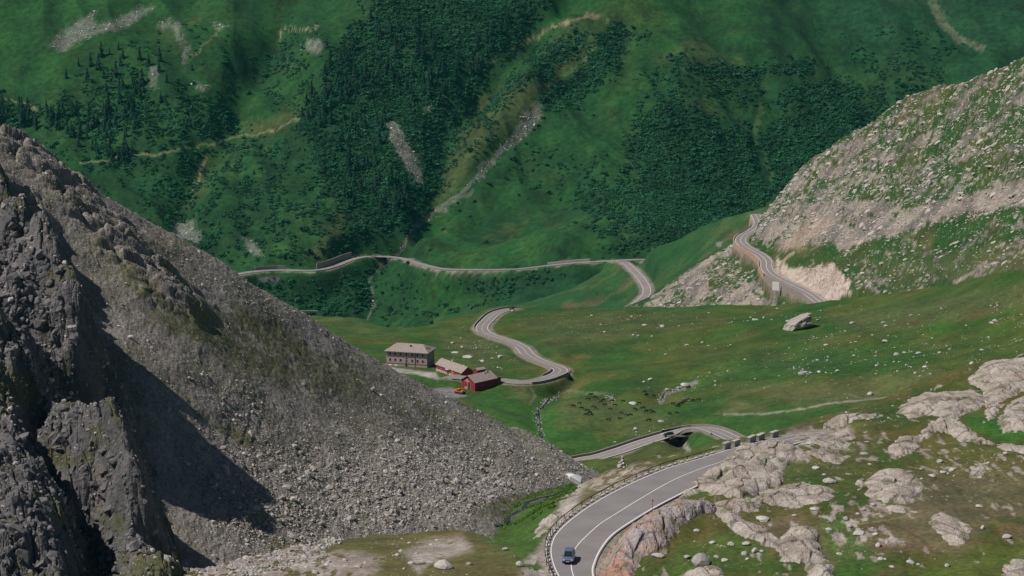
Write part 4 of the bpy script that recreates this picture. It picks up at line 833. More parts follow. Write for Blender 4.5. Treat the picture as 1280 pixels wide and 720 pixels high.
def angular(name, mat, seed):
    bm = bmesh.new(); bmesh.ops.create_icosphere(bm, subdivisions=3, radius=.5); rr = random.Random(seed); from mathutils import noise as mn
    pl = [(Vector((rr.gauss(0, 1), rr.gauss(0, 1), rr.gauss(0, 1))).normalized(), rr.uniform(.18, .36)) for _ in range(12)]
    for v in bm.verts:
        for n_, d_ in pl:
            k = v.co.dot(n_)-d_
            if k > 0: v.co -= n_*k
        v.co += Vector((mn.noise(v.co*5+Vector((seed, 0, 0))), mn.noise(v.co*5+Vector((0, seed, 0))), mn.noise(v.co*5+Vector((0, 0, seed)))))*.035
    me = bpy.data.meshes.new(name); bm.to_mesh(me); bm.free(); me.materials.append(mat); return me
CRP = [(-40, 200), (0, 213), (40, 285), (72, 330), (102, 390), (100, 430), (66, 460), (66, 500), (105, 520), (150, 560), (180, 600), (178, 690), (170, 740), (-40, 740)]
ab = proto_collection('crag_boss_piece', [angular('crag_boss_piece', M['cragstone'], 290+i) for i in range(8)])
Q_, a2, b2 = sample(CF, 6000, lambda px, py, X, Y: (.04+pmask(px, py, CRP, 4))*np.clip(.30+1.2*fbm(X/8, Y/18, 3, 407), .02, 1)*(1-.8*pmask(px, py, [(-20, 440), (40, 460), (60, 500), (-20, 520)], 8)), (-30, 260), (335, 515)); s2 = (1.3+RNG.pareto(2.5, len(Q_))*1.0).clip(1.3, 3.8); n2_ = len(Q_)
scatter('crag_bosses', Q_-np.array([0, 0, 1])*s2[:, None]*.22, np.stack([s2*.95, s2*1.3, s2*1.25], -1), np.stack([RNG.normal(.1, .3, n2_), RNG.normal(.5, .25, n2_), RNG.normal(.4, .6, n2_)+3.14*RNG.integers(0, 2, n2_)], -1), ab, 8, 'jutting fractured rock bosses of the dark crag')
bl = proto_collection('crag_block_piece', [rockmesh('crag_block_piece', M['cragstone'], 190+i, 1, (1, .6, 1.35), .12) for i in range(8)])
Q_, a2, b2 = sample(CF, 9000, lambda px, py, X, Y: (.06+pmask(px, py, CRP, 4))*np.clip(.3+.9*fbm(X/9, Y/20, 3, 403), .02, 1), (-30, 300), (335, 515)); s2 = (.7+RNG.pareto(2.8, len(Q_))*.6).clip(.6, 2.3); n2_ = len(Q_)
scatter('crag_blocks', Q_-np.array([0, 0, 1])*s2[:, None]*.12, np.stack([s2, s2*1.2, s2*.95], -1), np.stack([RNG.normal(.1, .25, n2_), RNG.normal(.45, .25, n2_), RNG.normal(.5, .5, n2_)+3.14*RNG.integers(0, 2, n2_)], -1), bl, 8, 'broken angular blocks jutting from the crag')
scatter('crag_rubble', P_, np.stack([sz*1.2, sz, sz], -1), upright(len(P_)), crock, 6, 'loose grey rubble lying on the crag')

# ------------------------------------------------------------------ woodland on the far mountain
def leafmat(name, c, rnd=.35, var=.3, sc_=.035):
    m = flat_mat(name, c, .85, 0, sc_, var, rnd); t = m.node_tree; g = t.nodes.new('ShaderNodeNewGeometry')
    n = [q for q in t.nodes if q.type == 'TEX_NOISE'][0]; t.links.new(g.outputs['Position'], n.inputs['Vector']); n.inputs['Roughness'].default_value = .7; return m
M['scrub'] = leafmat('alder_leaves', (.020, .100, .042), .45, .5); M['fir'] = leafmat('fir_needles', (.010, .044, .026), .4, .4); M['bark'] = flat_mat('bark', (.06, .045, .035), .9, 0, 2)
M['shrub'] = leafmat('shrub_leaves', (.016, .042, .018), .3)
def bushmesh(name, mat, seed, n=70, flat=.75):
    rr = np.random.default_rng(seed); V = []; F = []
    lob = rr.normal(0, .22, (5, 3)); lob[:, 2] = np.abs(lob[:, 2])*.8+.1
    for i in range(n):
        l = lob[rr.integers(5)]; d = rr.normal(0, 1, 3); d[2] = abs(d[2])*.9-.15; d /= np.linalg.norm(d); c = l+d*rr.uniform(.22, .34)*np.array([1, 1, flat])
        a = rr.normal(0, 1, 3); a -= a@d*d*.6; a /= np.linalg.norm(a); b = np.cross(d, a); s_ = rr.uniform(.10, .17); k = len(V)
        V += [c+a*s_, c+b*s_*.8, c-a*s_, c-b*s_*.8]; F.append((k, k+1, k+2, k+3))
    return mkmesh(name, V, F, [mat])
scr = proto_collection('alder_scrub_piece', [bushmesh('alder_scrub_piece', M['scrub'], 500+i) for i in range(6)])
X, Y = FM.Xg, FM.Yg
def fd(px, py, X, Y):
    wx = px+fbm(X/14, Y/20, 3, 71)*6; wy = py+fbm(X/14, Y/20, 3, 77)*5; d_ = np.zeros(px.shape)
    for poly, dn in SCRUB: d_ = np.maximum(d_, pmask(wx, wy, poly, 16)*dn)
    for ln, w_ in (([(985, 100), (950, 130), (943, 170), (955, 205), (962, 240), (966, 270)], 5), ([(870, 140), (850, 190), (858, 250)], 2.5), ([(640, 20), (590, 75), (556, 150), (548, 210)], 3), ([(450, 110), (430, 170), (440, 230)], 3)): d_ = d_*(1-.9*lmask(wx, wy, ln, w_, 3))
    cl = fbm(X/16, Y/26, 5, 555)+.25*fbm(X/55, Y/80, 3, 557)
    d_ = d_*ss(.12-d_*.82, .5-d_*.82, cl+.1)
    for poly in FAR_ROCK: d_ = d_*(1-pmask(px, py, poly, 3))
    d_ = d_*(1-lmask(px, py, SCARLINE[:-1], 4, 2)); q, _ = pline(X, Y, far_pts[:, :2], 16); d_ = d_*ss(9, 12, q)
    d_ = d_*(1-lmask(px, py, [(455, 408), (468, 380), (463, 350), (478, 328)], 2.5, 1))
    for ln in ([(100, 205), (150, 197), (200, 192), (262, 180), (285, 172), (330, 168), (372, 150)],): d_ = d_*(1-lmask(px, py, ln, 2.5, 1))
    return d_
P_, a_, b_ = sample(FM, 190000, fd, (-40, 1320), (2260, 2900))
sz = RNG.uniform(1.5, 4.2, len(P_))*np.where(RNG.random(len(P_)) < .10, 1.7, 1); 
scatter('alder_scrub', P_, np.stack([sz*1.15, sz*1.15, sz*RNG.uniform(.7, 1.1, len(P_))], -1), np.stack([sz*0, sz*0, RNG.random(len(P_))*6.28], -1), scr, 6, 'dense dark green alder scrub clothing the gullies of the far mountain'); print('scrub', len(P_))

def conifer_meshes(seed):
    rr = np.random.default_rng(seed); V = []; F = []; H = 1.0
    for lv in range(15):
        f = lv/14; z = .10+.88*f; r0 = .21*(1-f)**.8+.012
        n = int(9-5*f)
        for j in range(n):
            a = rr.uniform(0, 6.28); r_ = r0*rr.uniform(.65, 1.25); dz = -.05-.03*rr.random(); w_ = .05*(1-f*.6)*rr.uniform(.8, 1.4)
            ca, sa = math.cos(a), math.sin(a); k = len(V)
            V += [(0, 0, z+.03), (ca*r_*.6-sa*w_, sa*r_*.6+ca*w_, z+dz*.3), (ca*r_, sa*r_, z+dz), (ca*r_*.6+sa*w_, sa*r_*.6-ca*w_, z+dz*.35), (ca*r_*.6, sa*r_*.6, z+.035)]
            F += [(k, k+1, k+4), (k+1, k+2, k+4), (k+2, k+3, k+4), (k+3, k, k+4)]
    cr = mkmesh('crown', V, F, [M['fir']])
    V = []; F = []
    for i in range(6): a = i*math.pi/3; V += [(.018*math.cos(a), .018*math.sin(a), -.03), (.006*math.cos(a), .006*math.sin(a), .9)]
    for i in range(6): j = (i+1) % 6; F.append((i*2, j*2, j*2+1, i*2+1))
    return cr, mkmesh('trunk', V, F, [M['bark']])
cms = [conifer_meshes(600+i) for i in range(5)]
protos = []
def conifer(p, h, i, label, group):
    cr, tr = cms[i % 5]; e = empty('conifer_tree', p, random.uniform(0, 6.28)); e.scale = (h*1.05, h*1.05, h); tag(e, label, 'tree', group)
    mobj('crown', cr, e); mobj('trunk', tr, e)
CON = [([(95, 95), (125, 70), (200, 75), (215, 100), (205, 135), (190, 140), (120, 140)], 26, 'conifer in the scattered upper left wood'),
       ([(60, 150), (90, 140), (165, 135), (180, 180), (150, 205), (110, 200)], 48, 'conifer in the dense wood just above the scree ridge'),
       ([(-5, 130), (50, 135), (95, 150), (50, 165), (-5, 155)], 24, 'conifer in the wood at the left photo edge'),
       ([(375, 135), (400, 100), (410, 150), (400, 160), (380, 160)], 14, 'conifer in the grove at the trail end'),
       ([(405, 60), (440, 55), (470, 100), (490, 160), (470, 210), (450, 220), (420, 190), (405, 120)], 56, 'conifer in the wood left of the grey scar'),
       ([(460, 20), (540, 50), (570, 100), (550, 130), (505, 140), (480, 100)], 52, 'conifer in the wood above the grey scar'),
       ([(530, 100), (590, 50), (650, 10), (610, 80), (560, 140)], 26, 'conifer in the gorge wood below the spur'),
       ([(430, 200), (510, 235), (520, 275), (450, 270), (415, 230)], 26, 'conifer between grey scar and far road')]
for poly, n, lb in CON:
    P = np.array(poly, float); got = []; tr = 0
    while len(got) < n and tr < 4000:
        tr += 1; x = random.uniform(P[:, 0].min(), P[:, 0].max()); y = random.uniform(P[:, 1].min(), P[:, 1].max())
        if sdf(np.array([x]), np.array([y]), P)[0] > 0 and all(abs(x-q[0])+abs(y-q[1])*1.5 > 5 for q in got): got.append((x, y))
    H = FM.hit([g_[0] for g_ in got], [g_[1] for g_ in got])
    for i, p in enumerate(H):
        hh = random.uniform(11, 20); gx, gy = got[i]; mx = (P[:, 0].min()+P[:, 0].max())/2; my = (P[:, 1].min()+P[:, 1].max())/2; wd_ = (P[:, 0].max()-P[:, 0].min())/6
        conifer(p-np.array([0, 0, .4]), hh, random.randrange(5), ('tall ' if hh > 15.5 else 'short ')+lb+', '+('upper ' if gy < my else 'lower ')+('left' if gx < mx-wd_ else 'right' if gx > mx+wd_ else 'middle')+' part', 'conifers on the far mountainside')
ONE = [(148, 62, 10, 'single conifer standing in open turf below the big stone field'), (137, 68, 8, 'small conifer just left of the lone one below the stone field'), (83, 98, 12, 'lone conifer in open turf at the left with a long shadow'), (98, 82, 10, 'lone conifer up slope in the left turf'), (240, 88, 9, 'conifer beside the middle rock patch of the upper left turf')]
H = FM.hit([q[0] for q in ONE], [q[1] for q in ONE])
for q, p in zip(ONE, H): conifer(p, q[2], 1, q[3], None)
# single dark bushes one can pick out on the open slopes
bm_ = [bushmesh('bush', M['shrub'], 520+i, 110, .95) for i in range(4)]
BU = [(576, 264, 5), (593, 253, 4.5), (587, 271, 3), (554, 288, 4.5), (537, 313, 4.5), (608, 304, 6), (572, 254, 3), (503, 354, 3.5), (478, 366, 4.5), (488, 388, 7), (522, 366, 3), (642, 200, 7), (612, 231, 7), (632, 224, 5), (650, 226, 4.5), (701, 231, 4), (741, 144, 3.5), (658, 180, 4), (673, 158, 5), (679, 148, 4.5), (668, 162, 4), (510, 330, 5), (440, 303, 3), (600, 352, 3), (575, 350, 3.5), (622, 353, 4), (640, 350, 4), (700, 250, 3.5), (717, 262, 3), (760, 250, 4), (388, 317, 8), (402, 313, 7), (396, 322, 6)]
H = FM.hit([q[0] for q in BU], [q[1] for q in BU])
special = {5: 'round dark bush alone on the open slope right above the middle of the far road', 11: 'dark bush just right of the middle of the pale streambed scar', 9: 'largest dark bush on the slope below the far road, right of the little stream', 30: 'big bush at the left end of the clump inside the far road bend'}
for i, (q, p) in enumerate(zip(BU, H)):
    o = mobj('bush', bm_[i % 4]); o.location = p+np.array([0, 0, -.2]); o.scale = (q[2], q[2], q[2]*.85); o.rotation_euler = (0, 0, i)
    tag(o, special.get(i, ('small' if q[2] < 4 else 'medium')+' dark bush '+('below the far road' if q[1] > 325 else 'in the clump inside the far road bend' if q[0] < 450 else 'beside the pale scar' if q[0] < 600 else 'on the open slope right of the pale scar')), 'bush', 'bushes dotted on the far slope')

# ------------------------------------------------------------------ boulders
bms = [rockmesh('boulder', M['boulder'], 700+i, 2, (1.1, .85, .7), .10) for i in range(8)]
cnt = {}
def boulder(L, x, y, w_, label, group=None, hs=1., mat=None, name='boulder', rz=None, i=None):
    p = L.hit([x], [y])[0]; _, _, D = proj(*p); s_ = w_*D/FPX
    o = mobj(name, bms[(int(x*7+y*3)) % 8 if i is None else i]); o.location = p+np.array([0, 0, s_*.16*hs]); o.scale = (s_, s_*1.1, s_*hs); o.rotation_euler = (0, 0, random.uniform(0, 6.28) if rz is None else rz)
    tag(o, label, 'boulder', group); return o
NB = [(1038, 604, 19, .75, 'yellowish rounded boulder perched on the pale rock band of the near hill'), (877, 706, 26, 1.1, 'pointed grey boulder standing in the green hollow right of the near road'), (953, 651, 19, .6, 'flat grey boulder casting a dark shadow beside the bedrock ribbon'),
      (914, 682, 10, 1, 'upright oval stone in the grass above the pointed boulder'), (890, 679, 9, .7, 'small pale stone up slope of the pointed boulder'), (933, 681, 11, .8, 'left stone of the little group right of the pointed boulder'), (931, 694, 9, 1.2, 'narrow standing stone in the little group right of the pointed boulder'), (943, 690, 9, 1.3, 'right hand standing stone of the group beside the bedrock ribbon'), (952, 690, 6, 1, 'smallest stone at the right end of the standing stone group'),
      (822, 696, 17, .5, 'long flat pale slab lying in grass beside the roadside cutting'), (871, 664, 9, .6, 'small slab at the foot of the pink and grey cutting'), (859, 697, 9, .7, 'pale stone just left of the pointed boulder'), (906, 701, 10, .6, 'flat pale stone right of the pointed boulder'), (896, 697, 8, .8, 'rounded stone tucked behind the pointed boulder'),
      (1020, 586, 10, .7, 'small pale stone in the turf above the round boulder'), (993, 645, 7, .7, 'small stone above the shaded hollow near the ribbon'), (1017, 637, 11, .5, 'flat stone below the low jagged band'), (1073, 668, 17, .6, 'flat grey slab among the stones in the centre of the green patch'), (1058, 650, 10, 1, 'pale block at the top of the stone cluster in the green patch'), (1062, 659, 8, 1, 'second block in the stone cluster in the green patch'), (1094, 669, 8, .9, 'pale stone right of the flat grey slab'), (1098, 683, 9, 1.1, 'upright pale stone below the flat grey slab'),
      (1049, 693, 9, .5, 'low slab in shade right of the winding ribbon'), (1101, 700, 8, 1, 'small pale stone near the lower middle of the near hill'), (1115, 709, 8, .6, 'flat pale stone near the bottom edge of the near hill'), (1148, 706, 6, .6, 'tiny flat stone near the bottom edge right of the middle'), (1224, 634, 10, .7, 'squat stone on the brown slope at right'), (1259, 672, 14, .6, 'grey stone in a green tuft near the right edge'), (1228, 661, 6, 1.6, 'thin standing stone on the brown slope at right'), (1184, 708, 8, .9, 'small pale stone at the bottom right'), (1030, 594, 6, .7, 'tiny stone left of the yellowish rounded boulder'), (1008, 607, 6, .7, 'small stone on the turf above the rock band'),
      (1080, 568, 12, .5, 'flat stone on the hill crest left of the rough rock patch'), (1087, 581, 6, .6, 'small stone just above the large domed rock'), (555, 710, 27, .75, 'big pale angular boulder on the grassy knoll at the bottom'), (587, 706, 9, .8, 'dark stone right of the big boulder on the knoll'), (632, 688, 9, .9, 'grey stone on the right shoulder of the knoll'), (650, 707, 12, 1, 'grey block at the right foot of the knoll')]
for x, y, w_, hs, lb in NB: boulder(NH, x, y, w_, lb, None, hs)
MB_ = [(787, 496, 4, 0), (825, 492, 13, 'pale flat topped rock in the middle of the grazing cattle')]
boulder(MD, 791, 505.5, 12, 'pale flat topped rock among the grazing cattle', None, .55); boulder(MD, 856, 483, 13, 'grey boulder beside a lighter one above the right hand stream', None, .8); boulder(MD, 848, 485.5, 6, 'small pale boulder touching the grey one above the right hand stream', None, .8)
boulder(MD, 585, 447, 14, 'broad grey boulder in the meadow above the red barns', None, .45); boulder(MD, 569, 441, 9, 'dark flat rock in the meadow behind the red barns', None, .35); boulder(MD, 813, 475, 7, 'white square stone in the meadow above the cattle', None, .8); boulder(MD, 794, 538, 7, 'white standing stone in the meadow above the lower road', None, 1.2); boulder(MD, 826, 527, 9, 'flat pale stone above the crest of the lower road', None, .4)
boulder(MD, 834, 487.5, 7, 'pale stone between the cattle and the grey boulder', None, .7); boulder(MD, 987, 402, 11, 'flat slab lying left of the house sized boulder', None, .4); boulder(MD, 805, 478, 5, 'white stone just below the square one above the cattle', None, .8)
# the house sized boulder on the crest of the meadow
p = MD.hit([998], [411])[0]; bmx = bmesh.new(); bmesh.ops.create_icosphere(bmx, subdivisions=4, radius=.5)
for v in bmx.verts:
    c = v.co; c.x *= 1; n_ = Vector((0, 0, 1))
    for nn, dd in ((Vector((-.45, -.25, .85)), .27), (Vector((.3, -.9, .2)), .30), (Vector((-.8, -.5, -.1)), .36), (Vector((.95, .1, .2)), .40), (Vector((.2, -.6, -.75)), .3), (Vector((.5, -.75, .45)), .36), (Vector((0, .9, .3)), .36)):
        nn = nn.normalized(); k = c.dot(nn)-dd
        if k > 0: v.co -= nn*k*.96
    from mathutils import noise as mn
    v.co += v.co.normalized()*(mn.noise(v.co*5)*.05+mn.noise(v.co*14)*.03+mn.noise(v.co*31)*.012)
for v in bmx.verts: v.co.x += v.co.z*.45
me = bpy.data.meshes.new('boulder'); bmx.to_mesh(me); bmx.free(); me.materials.append(flat_mat('boulder_huge', (.36, .31, .29), .9, 0, .35, .35, 0, .8))
o = mobj('boulder', me); s_ = 33*1330/FPX; o.location = p+np.array([0, 0, s_*.17]); o.scale = (s_, s_*.8, s_*.68); o.rotation_euler = (0, R(-12), 0); tag(o, 'house sized pale boulder with a shaded face on the crest of the meadow', 'boulder')

stz = flat_mat('far_stone', (.46, .43, .42), .9, 0, .3, .2, .2); frk = proto_collection('debris_piece', [rockmesh('debris_piece', stz, 760+i, 1, (1, .85, .7), .15) for i in range(4)])
def frd(px, py, X, Y):
    o_ = np.zeros(px.shape)
    for poly in FAR_ROCK: o_ = np.maximum(o_, pmask(px, py, poly, 5))
    o_ = np.maximum(o_*ss(-.5, .1, fbm(X/5, Y/7, 3, 93)+.15), lmask(px, py, [(512, 292), (575, 244), (622, 190), (672, 130)], 3, 2)*.35)
    o_ = np.maximum(o_, lmask(px, py, [(455, 408), (468, 380), (463, 350), (478, 328)], 1.5, 1)*.5); return np.maximum(o_, lmask(px, py, [(498, 318), (512, 292), (530, 268)], 2, 1.5)*.5)
P_, a_, b_ = sample(FM, 150000, frd, (-20, 1300), (2260, 2900)); z_ = (.8+RNG.pareto(3, len(P_))*.9).clip(.8, 4.5); scatter('far_debris', P_, np.stack([z_, z_, z_*.8], -1), upright(len(P_)), frk, 4, 'pale rock debris in patches on the far mountainside')
mrs = flat_mat('mountain_stone', (.42, .38, .345), .9, 0, .5, .25, .25); mrk = proto_collection('mountain_stone_piece', [rockmesh('mountain_stone_piece', mrs, 770+i, 1, (1.3, .9, .6), .15) for i in range(5)])
def brd(px, py, X, Y):
    up = pmask(px, py, [(1000, 215), (1100, 135), (1290, 50), (1400, 0), (1400, 235), (1290, 255), (1180, 280), (1060, 310), (940, 300), (940, 270)], 8); bl = pmask(px, py, [(1040, 300), (1290, 235), (1290, 330), (1160, 355), (1075, 370)], 8); lf = pmask(px, py, [(812, 384), (870, 334), (925, 300), (945, 345), (968, 384)], 4)
    q, _ = pline(X, Y, back_pts[:, :2], 16); return np.clip(up*.75+bl*.28+lf*.35, 0, 1)*ss(-.45, .35, fbm(X/8, Y/8, 4, 107))*ss(7, 10, q)
P_, a_, b_ = sample(BM, 110000, brd, (800, 1300), (1180, 1990)); z_ = (.6+RNG.pareto(2.8, len(P_))*.75).clip(.6, 4.5); scatter('mountain_stones', P_+np.array([0, 0, .1]), np.stack([z_*1.2, z_, z_*.8], -1), np.stack([RNG.normal(.3, .3, len(z_)), RNG.normal(-.3, .3, len(z_)), RNG.normal(0, .5, len(z_))], -1), mrk, 5, 'pale stones and broken ledges dotting the rocky mountainside')
print('mtn', len(P_))
def stone_words(px_, fl): return ('larger ' if px_ > 5 else 'small ')+('flat pale stone' if fl < .78 else 'rounded pale stone')
# smaller stones: the largest as single boulders, the rest as scatter
def pick(L, n, areas, rng_px, rng_d, seed=0):
    def dn(px, py, X, Y):
        o_ = np.zeros(px.shape); c_ = fbm(X/12, Y/16, 3, 800+seed)
        for poly, k in areas: o_ = np.maximum(o_, pmask(px, py, poly, 8)*k)
        return o_*ss(-.3, .5, c_)
    return sample(L, n, dn, rng_px, rng_d)
AM = [([(840, 480), (1000, 420), (1290, 360), (1290, 450), (1180, 470), (1000, 480), (860, 490)], .8), ([(1090, 430), (1290, 385), (1290, 445), (1210, 460), (1150, 480)], 1.), ([(700, 395), (840, 400), (820, 420), (690, 425)], .5), ([(560, 415), (600, 410), (650, 450), (600, 470), (555, 440)], .8), ([(730, 560), (800, 530), (880, 515), (880, 535), (800, 550)], .8), ([(640, 390), (1000, 390), (900, 440), (720, 450)], .22), ([(790, 480), (900, 470), (900, 500), (830, 500)], .6), ([(820, 395), (1100, 380), (1100, 400), (850, 420)], .25), ([(930, 500), (1120, 480), (1130, 500), (1000, 520)], .3)]
P_, a_, b_ = pick(MD, 24000, AM, (380, 1300), (850, 1480)); sz = (.35+RNG.pareto(2.4, len(P_))*.42).clip(.3, 3.2)
D_ = proj(P_[:, 0], P_[:, 1], P_[:, 2])[2]; o_ = np.argsort(-sz/D_)[:170]; rest = np.ones(len(P_), bool); rest[o_] = False
def where_m(x, y):
    if y > 500: return 'between the cattle and the lower road'
    if x > 1180: return 'in the meadow near the right edge above the rock hump'
    if x > 1080: return 'in the meadow straight above the smooth rock hump'
    if x > 960: return 'in the meadow below the house sized boulder'
    if x > 840: return 'in the meadow above the right hand stream'
    if x > 700: return 'in the open meadow right of the winding road'
    return 'in the grass between the barns and the winding road'
for k in o_:
    o = mobj('boulder', bms[k % 8]); s_ = sz[k]*.95; o.location = P_[k]+np.array([0, 0, s_*.12]); o.scale = (s_, s_, s_*random.uniform(.6, 1.)); o.rotation_euler = (0, 0, k)
    tag(o, stone_words(s_*FPX/proj(*P_[k])[2], o.scale[2]/s_)+' '+where_m(a_[k], b_[k]), 'boulder', 'stones strewn over the meadow')
brc = proto_collection('field_stone_piece', [rockmesh('field_stone_piece', M['boulder'], 740+i, 1, (1, .85, .7), .15) for i in range(5)])
q = P_[rest]; z_ = sz[rest]; scatter('meadow_stones', q, np.stack([z_, z_, z_*.8], -1), upright(len(q)), brc, 5, 'small white stones sprinkled over the meadow')
AN = [([(1010, 630), (1100, 632), (1140, 700), (1040, 720)], 1), ([(760, 600), (840, 580), (840, 590), (760, 625)], 1), ([(1100, 690), (1290, 640), (1290, 725), (1100, 725)], .5), ([(940, 540), (1290, 560), (1290, 640), (1050, 600)], .45), ([(840, 665), (960, 660), (960, 715), (840, 715)], .45), ([(380, 675), (640, 675), (650, 725), (330, 725)], .4), ([(1060, 500), (1150, 520), (1110, 550), (1040, 540)], .5), ([(210, 690), (330, 680), (470, 685), (440, 725), (190, 725)], 1)]
TP_, ta_, tb_ = sample(NH, 30000, lambda px, py, X, Y: pmask(px, py, [(180, 690), (300, 678), (430, 672), (400, 700), (340, 712), (300, 725), (180, 725)], 6)*ss(-.3, .5, fbm(X/3, Y/6, 3, 951)), (170, 450), (335, 420)); tz_ = (.25+RNG.pareto(3., len(TP_))*.35).clip(.2, 1.4)
scatter('knoll_rubble', TP_, np.stack([tz_*1.2, tz_, tz_*.8], -1), upright(len(TP_)), srock, 8, 'broken grey rubble at the left foot of the grassy knoll')
P_, a_, b_ = pick(NH, 34000, AN, (190, 1300), (335, 520), 3); q_, par_ = pline(P_[:, 0], P_[:, 1], near_mid[:, :2], 12); k = q_ > 8.8; P_, a_, b_ = P_[k], a_[k], b_[k]
sz = (.14+RNG.pareto(2.6, len(P_))*.17).clip(.12, 1.2); o_ = np.argsort(-sz)[:90]; rest = np.ones(len(P_), bool); rest[o_] = False
for k in o_:
    o = mobj('boulder', bms[k % 8]); s_ = sz[k]*1.15; o.location = P_[k]+np.array([0, 0, s_*.1]); o.scale = (s_, s_, s_*random.uniform(.5, 1.)); o.rotation_euler = (0, 0, k)
    tag(o, stone_words(s_*6.5, o.scale[2]/s_)+(' on the grassy knoll at the bottom' if a_[k] < 660 else (' in the turf outside the guard rail' if a_[k] < 850 and b_[k] < 630 else ' left of the winding bedrock ribbon' if a_[k] < 1000 and b_[k] > 640 else ' in the green patch right of the bedrock ribbon' if a_[k] < 1150 and b_[k] > 630 else ' at the lower right of the near hill' if b_[k] > 630 else ' near the crest of the near hill')), 'boulder', 'stones scattered on the near hillside')
q = P_[rest]; z_ = sz[rest]; scatter('hill_stones', q, np.stack([z_, z_, z_*.7], -1), upright(len(q)), brc, 5, 'little pale stones sprinkled over the near hill')
# stones in the stream beds
P = []
for ln in (STREAM, STREAM2[:3], STREAM2[5:]):
    s_ = along(MD.hit(*zip(*ln)), 1.2)
    for p in s_:
        for _ in range(2): x, y = p[0]+random.gauss(0, .9), p[1]+random.gauss(0, 2.6); P.append((x, y, float(MD.h(x, y))))
P = np.array(P); z_ = RNG.uniform(.3, .95, len(P)); scatter('stream_stones', P, np.stack([z_]*3, -1), upright(len(P)), brc, 5, 'pale stones lining the meadow streams')
def stream(L, ln, wd, label, dz=.1):
    s_ = spline(L.hit([p[0] for p in ln], [p[1] for p in ln]), 3); s_[:, 2] = L.h(s_[:, 0], s_[:, 1])+dz; w_ = wd*(1+.4*np.sin(np.arange(len(s_))*1.3))[:, None]
    t = np.gradient(s_, axis=0); t /= np.linalg.norm(t[:, :2], axis=1)[:, None]+1e-9; nrm = np.stack([-t[:, 1], t[:, 0], t[:, 0]*0], -1); A = s_+nrm*w_/2; B = s_-nrm*w_/2
    A[:, 2] = np.maximum(A[:, 2], s_[:, 2]); o = ribbon('stream', A, B, M['water'], 0); tag(o, label, kind='structure'); return o
stream(NH, [(622, 659), (634, 650), (648, 640), (660, 628), (690, 620), (708, 614)], 1.1, 'dark mountain stream in the hollow left of the near road', .18)
stream(MD, STREAM2[6:], 1.3, 'thin stream through the cattle meadow', .12); stream(MD, STREAM[1:], 1.0, 'short stream reach right of the cattle', .12)
wil = proto_collection('willow_piece', [bushmesh('willow_piece', leafmat('willow_leaves', (.075, .155, .02), .35), 540+i, 60, .7) for i in range(4)])
P_, a_, b_ = sample(NH, 60000, lambda px, py, X, Y: np.maximum(pmask(px, py, [(588, 668), (620, 640), (660, 618), (720, 604), (726, 612), (690, 632), (650, 655), (612, 676)], 4)*.22*ss(2.5, 5, pline(px, py, [(604, 674), (628, 655), (648, 640), (660, 628), (690, 620), (708, 614)], 12)[0]), pmask(px, py, [(640, 660), (700, 615), (722, 612), (700, 640), (668, 680), (640, 690)], 4)*.18)*ss(-.2, .4, fbm(X/4, Y/9, 3, 611)), (570, 740), (400, 680))
z_ = RNG.uniform(.3, 1.05, len(P_)); scatter('streamside_shrubs', P_, np.stack([z_, z_, z_*.8], -1), np.stack([z_*0, z_*0, RNG.random(len(z_))*6], -1), wil, 4, 'low bright green willow scrub along the stream hollow'); print('willow', len(P_))
# snow patch
pl = NH.hit([708, 716, 722, 726, 718], [598, 597, 601, 606, 603]); X, Y = np.meshgrid(np.linspace(pl[:, 0].min(), pl[:, 0].max(), 30), np.linspace(pl[:, 1].min()-2, pl[:, 1].max()+2, 30))
pp = unp(*np.array([[707, 596.5, 668], [713, 596, 668], [720, 597.5, 668], [727, 600, 668], [726, 607, 655], [718, 603, 655], [712, 600, 655]]).T)
c_ = pp.mean(0); pp = pp+np.array([0, 0, 1.0]); V = [tuple(c_+np.array([0, 0, 1.6]))]+[tuple(q) for q in pp]+[tuple(q-np.array([0, 0, 2])) for q in pp]; F = [(0, i+1, (i+1) % 7+1) for i in range(7)]+[(i+1, i+8, (i+1) % 7+8, (i+1) % 7+1) for i in range(7)]
o = mobj('snow_patch', mkmesh('snow_patch', V, F, [flat_mat('old_snow', (.78, .76, .78), .6, 0, .5, .05)])); tag(o, 'small leftover snow patch at the foot of the scree', 'snow')

# ------------------------------------------------------------------ cairn
p = NH.hit([778], [580])[0]; e = empty('cairn', p); tag(e, 'tall grey stone cairn on the grassy shoulder outside the near bend', 'cairn'); z = 0
for i in range(9):
    f = 1-i/10; n_ = max(1, int(5*f*f+.6)); hh = .34*(1-.3*i/9)
    for j in range(n_):
        o = mobj('stone', kst[(i+j) % 4], e); a = j*6.28/max(n_, 1)+i; rr_ = .62*f*f*(n_ > 1); o.location = (math.cos(a)*rr_, math.sin(a)*rr_, z+.1); o.scale = (.75*f+.25, .75*f+.3, .95); o.rotation_euler = (0, random.uniform(-.2, .2), a)
    z += hh*.88

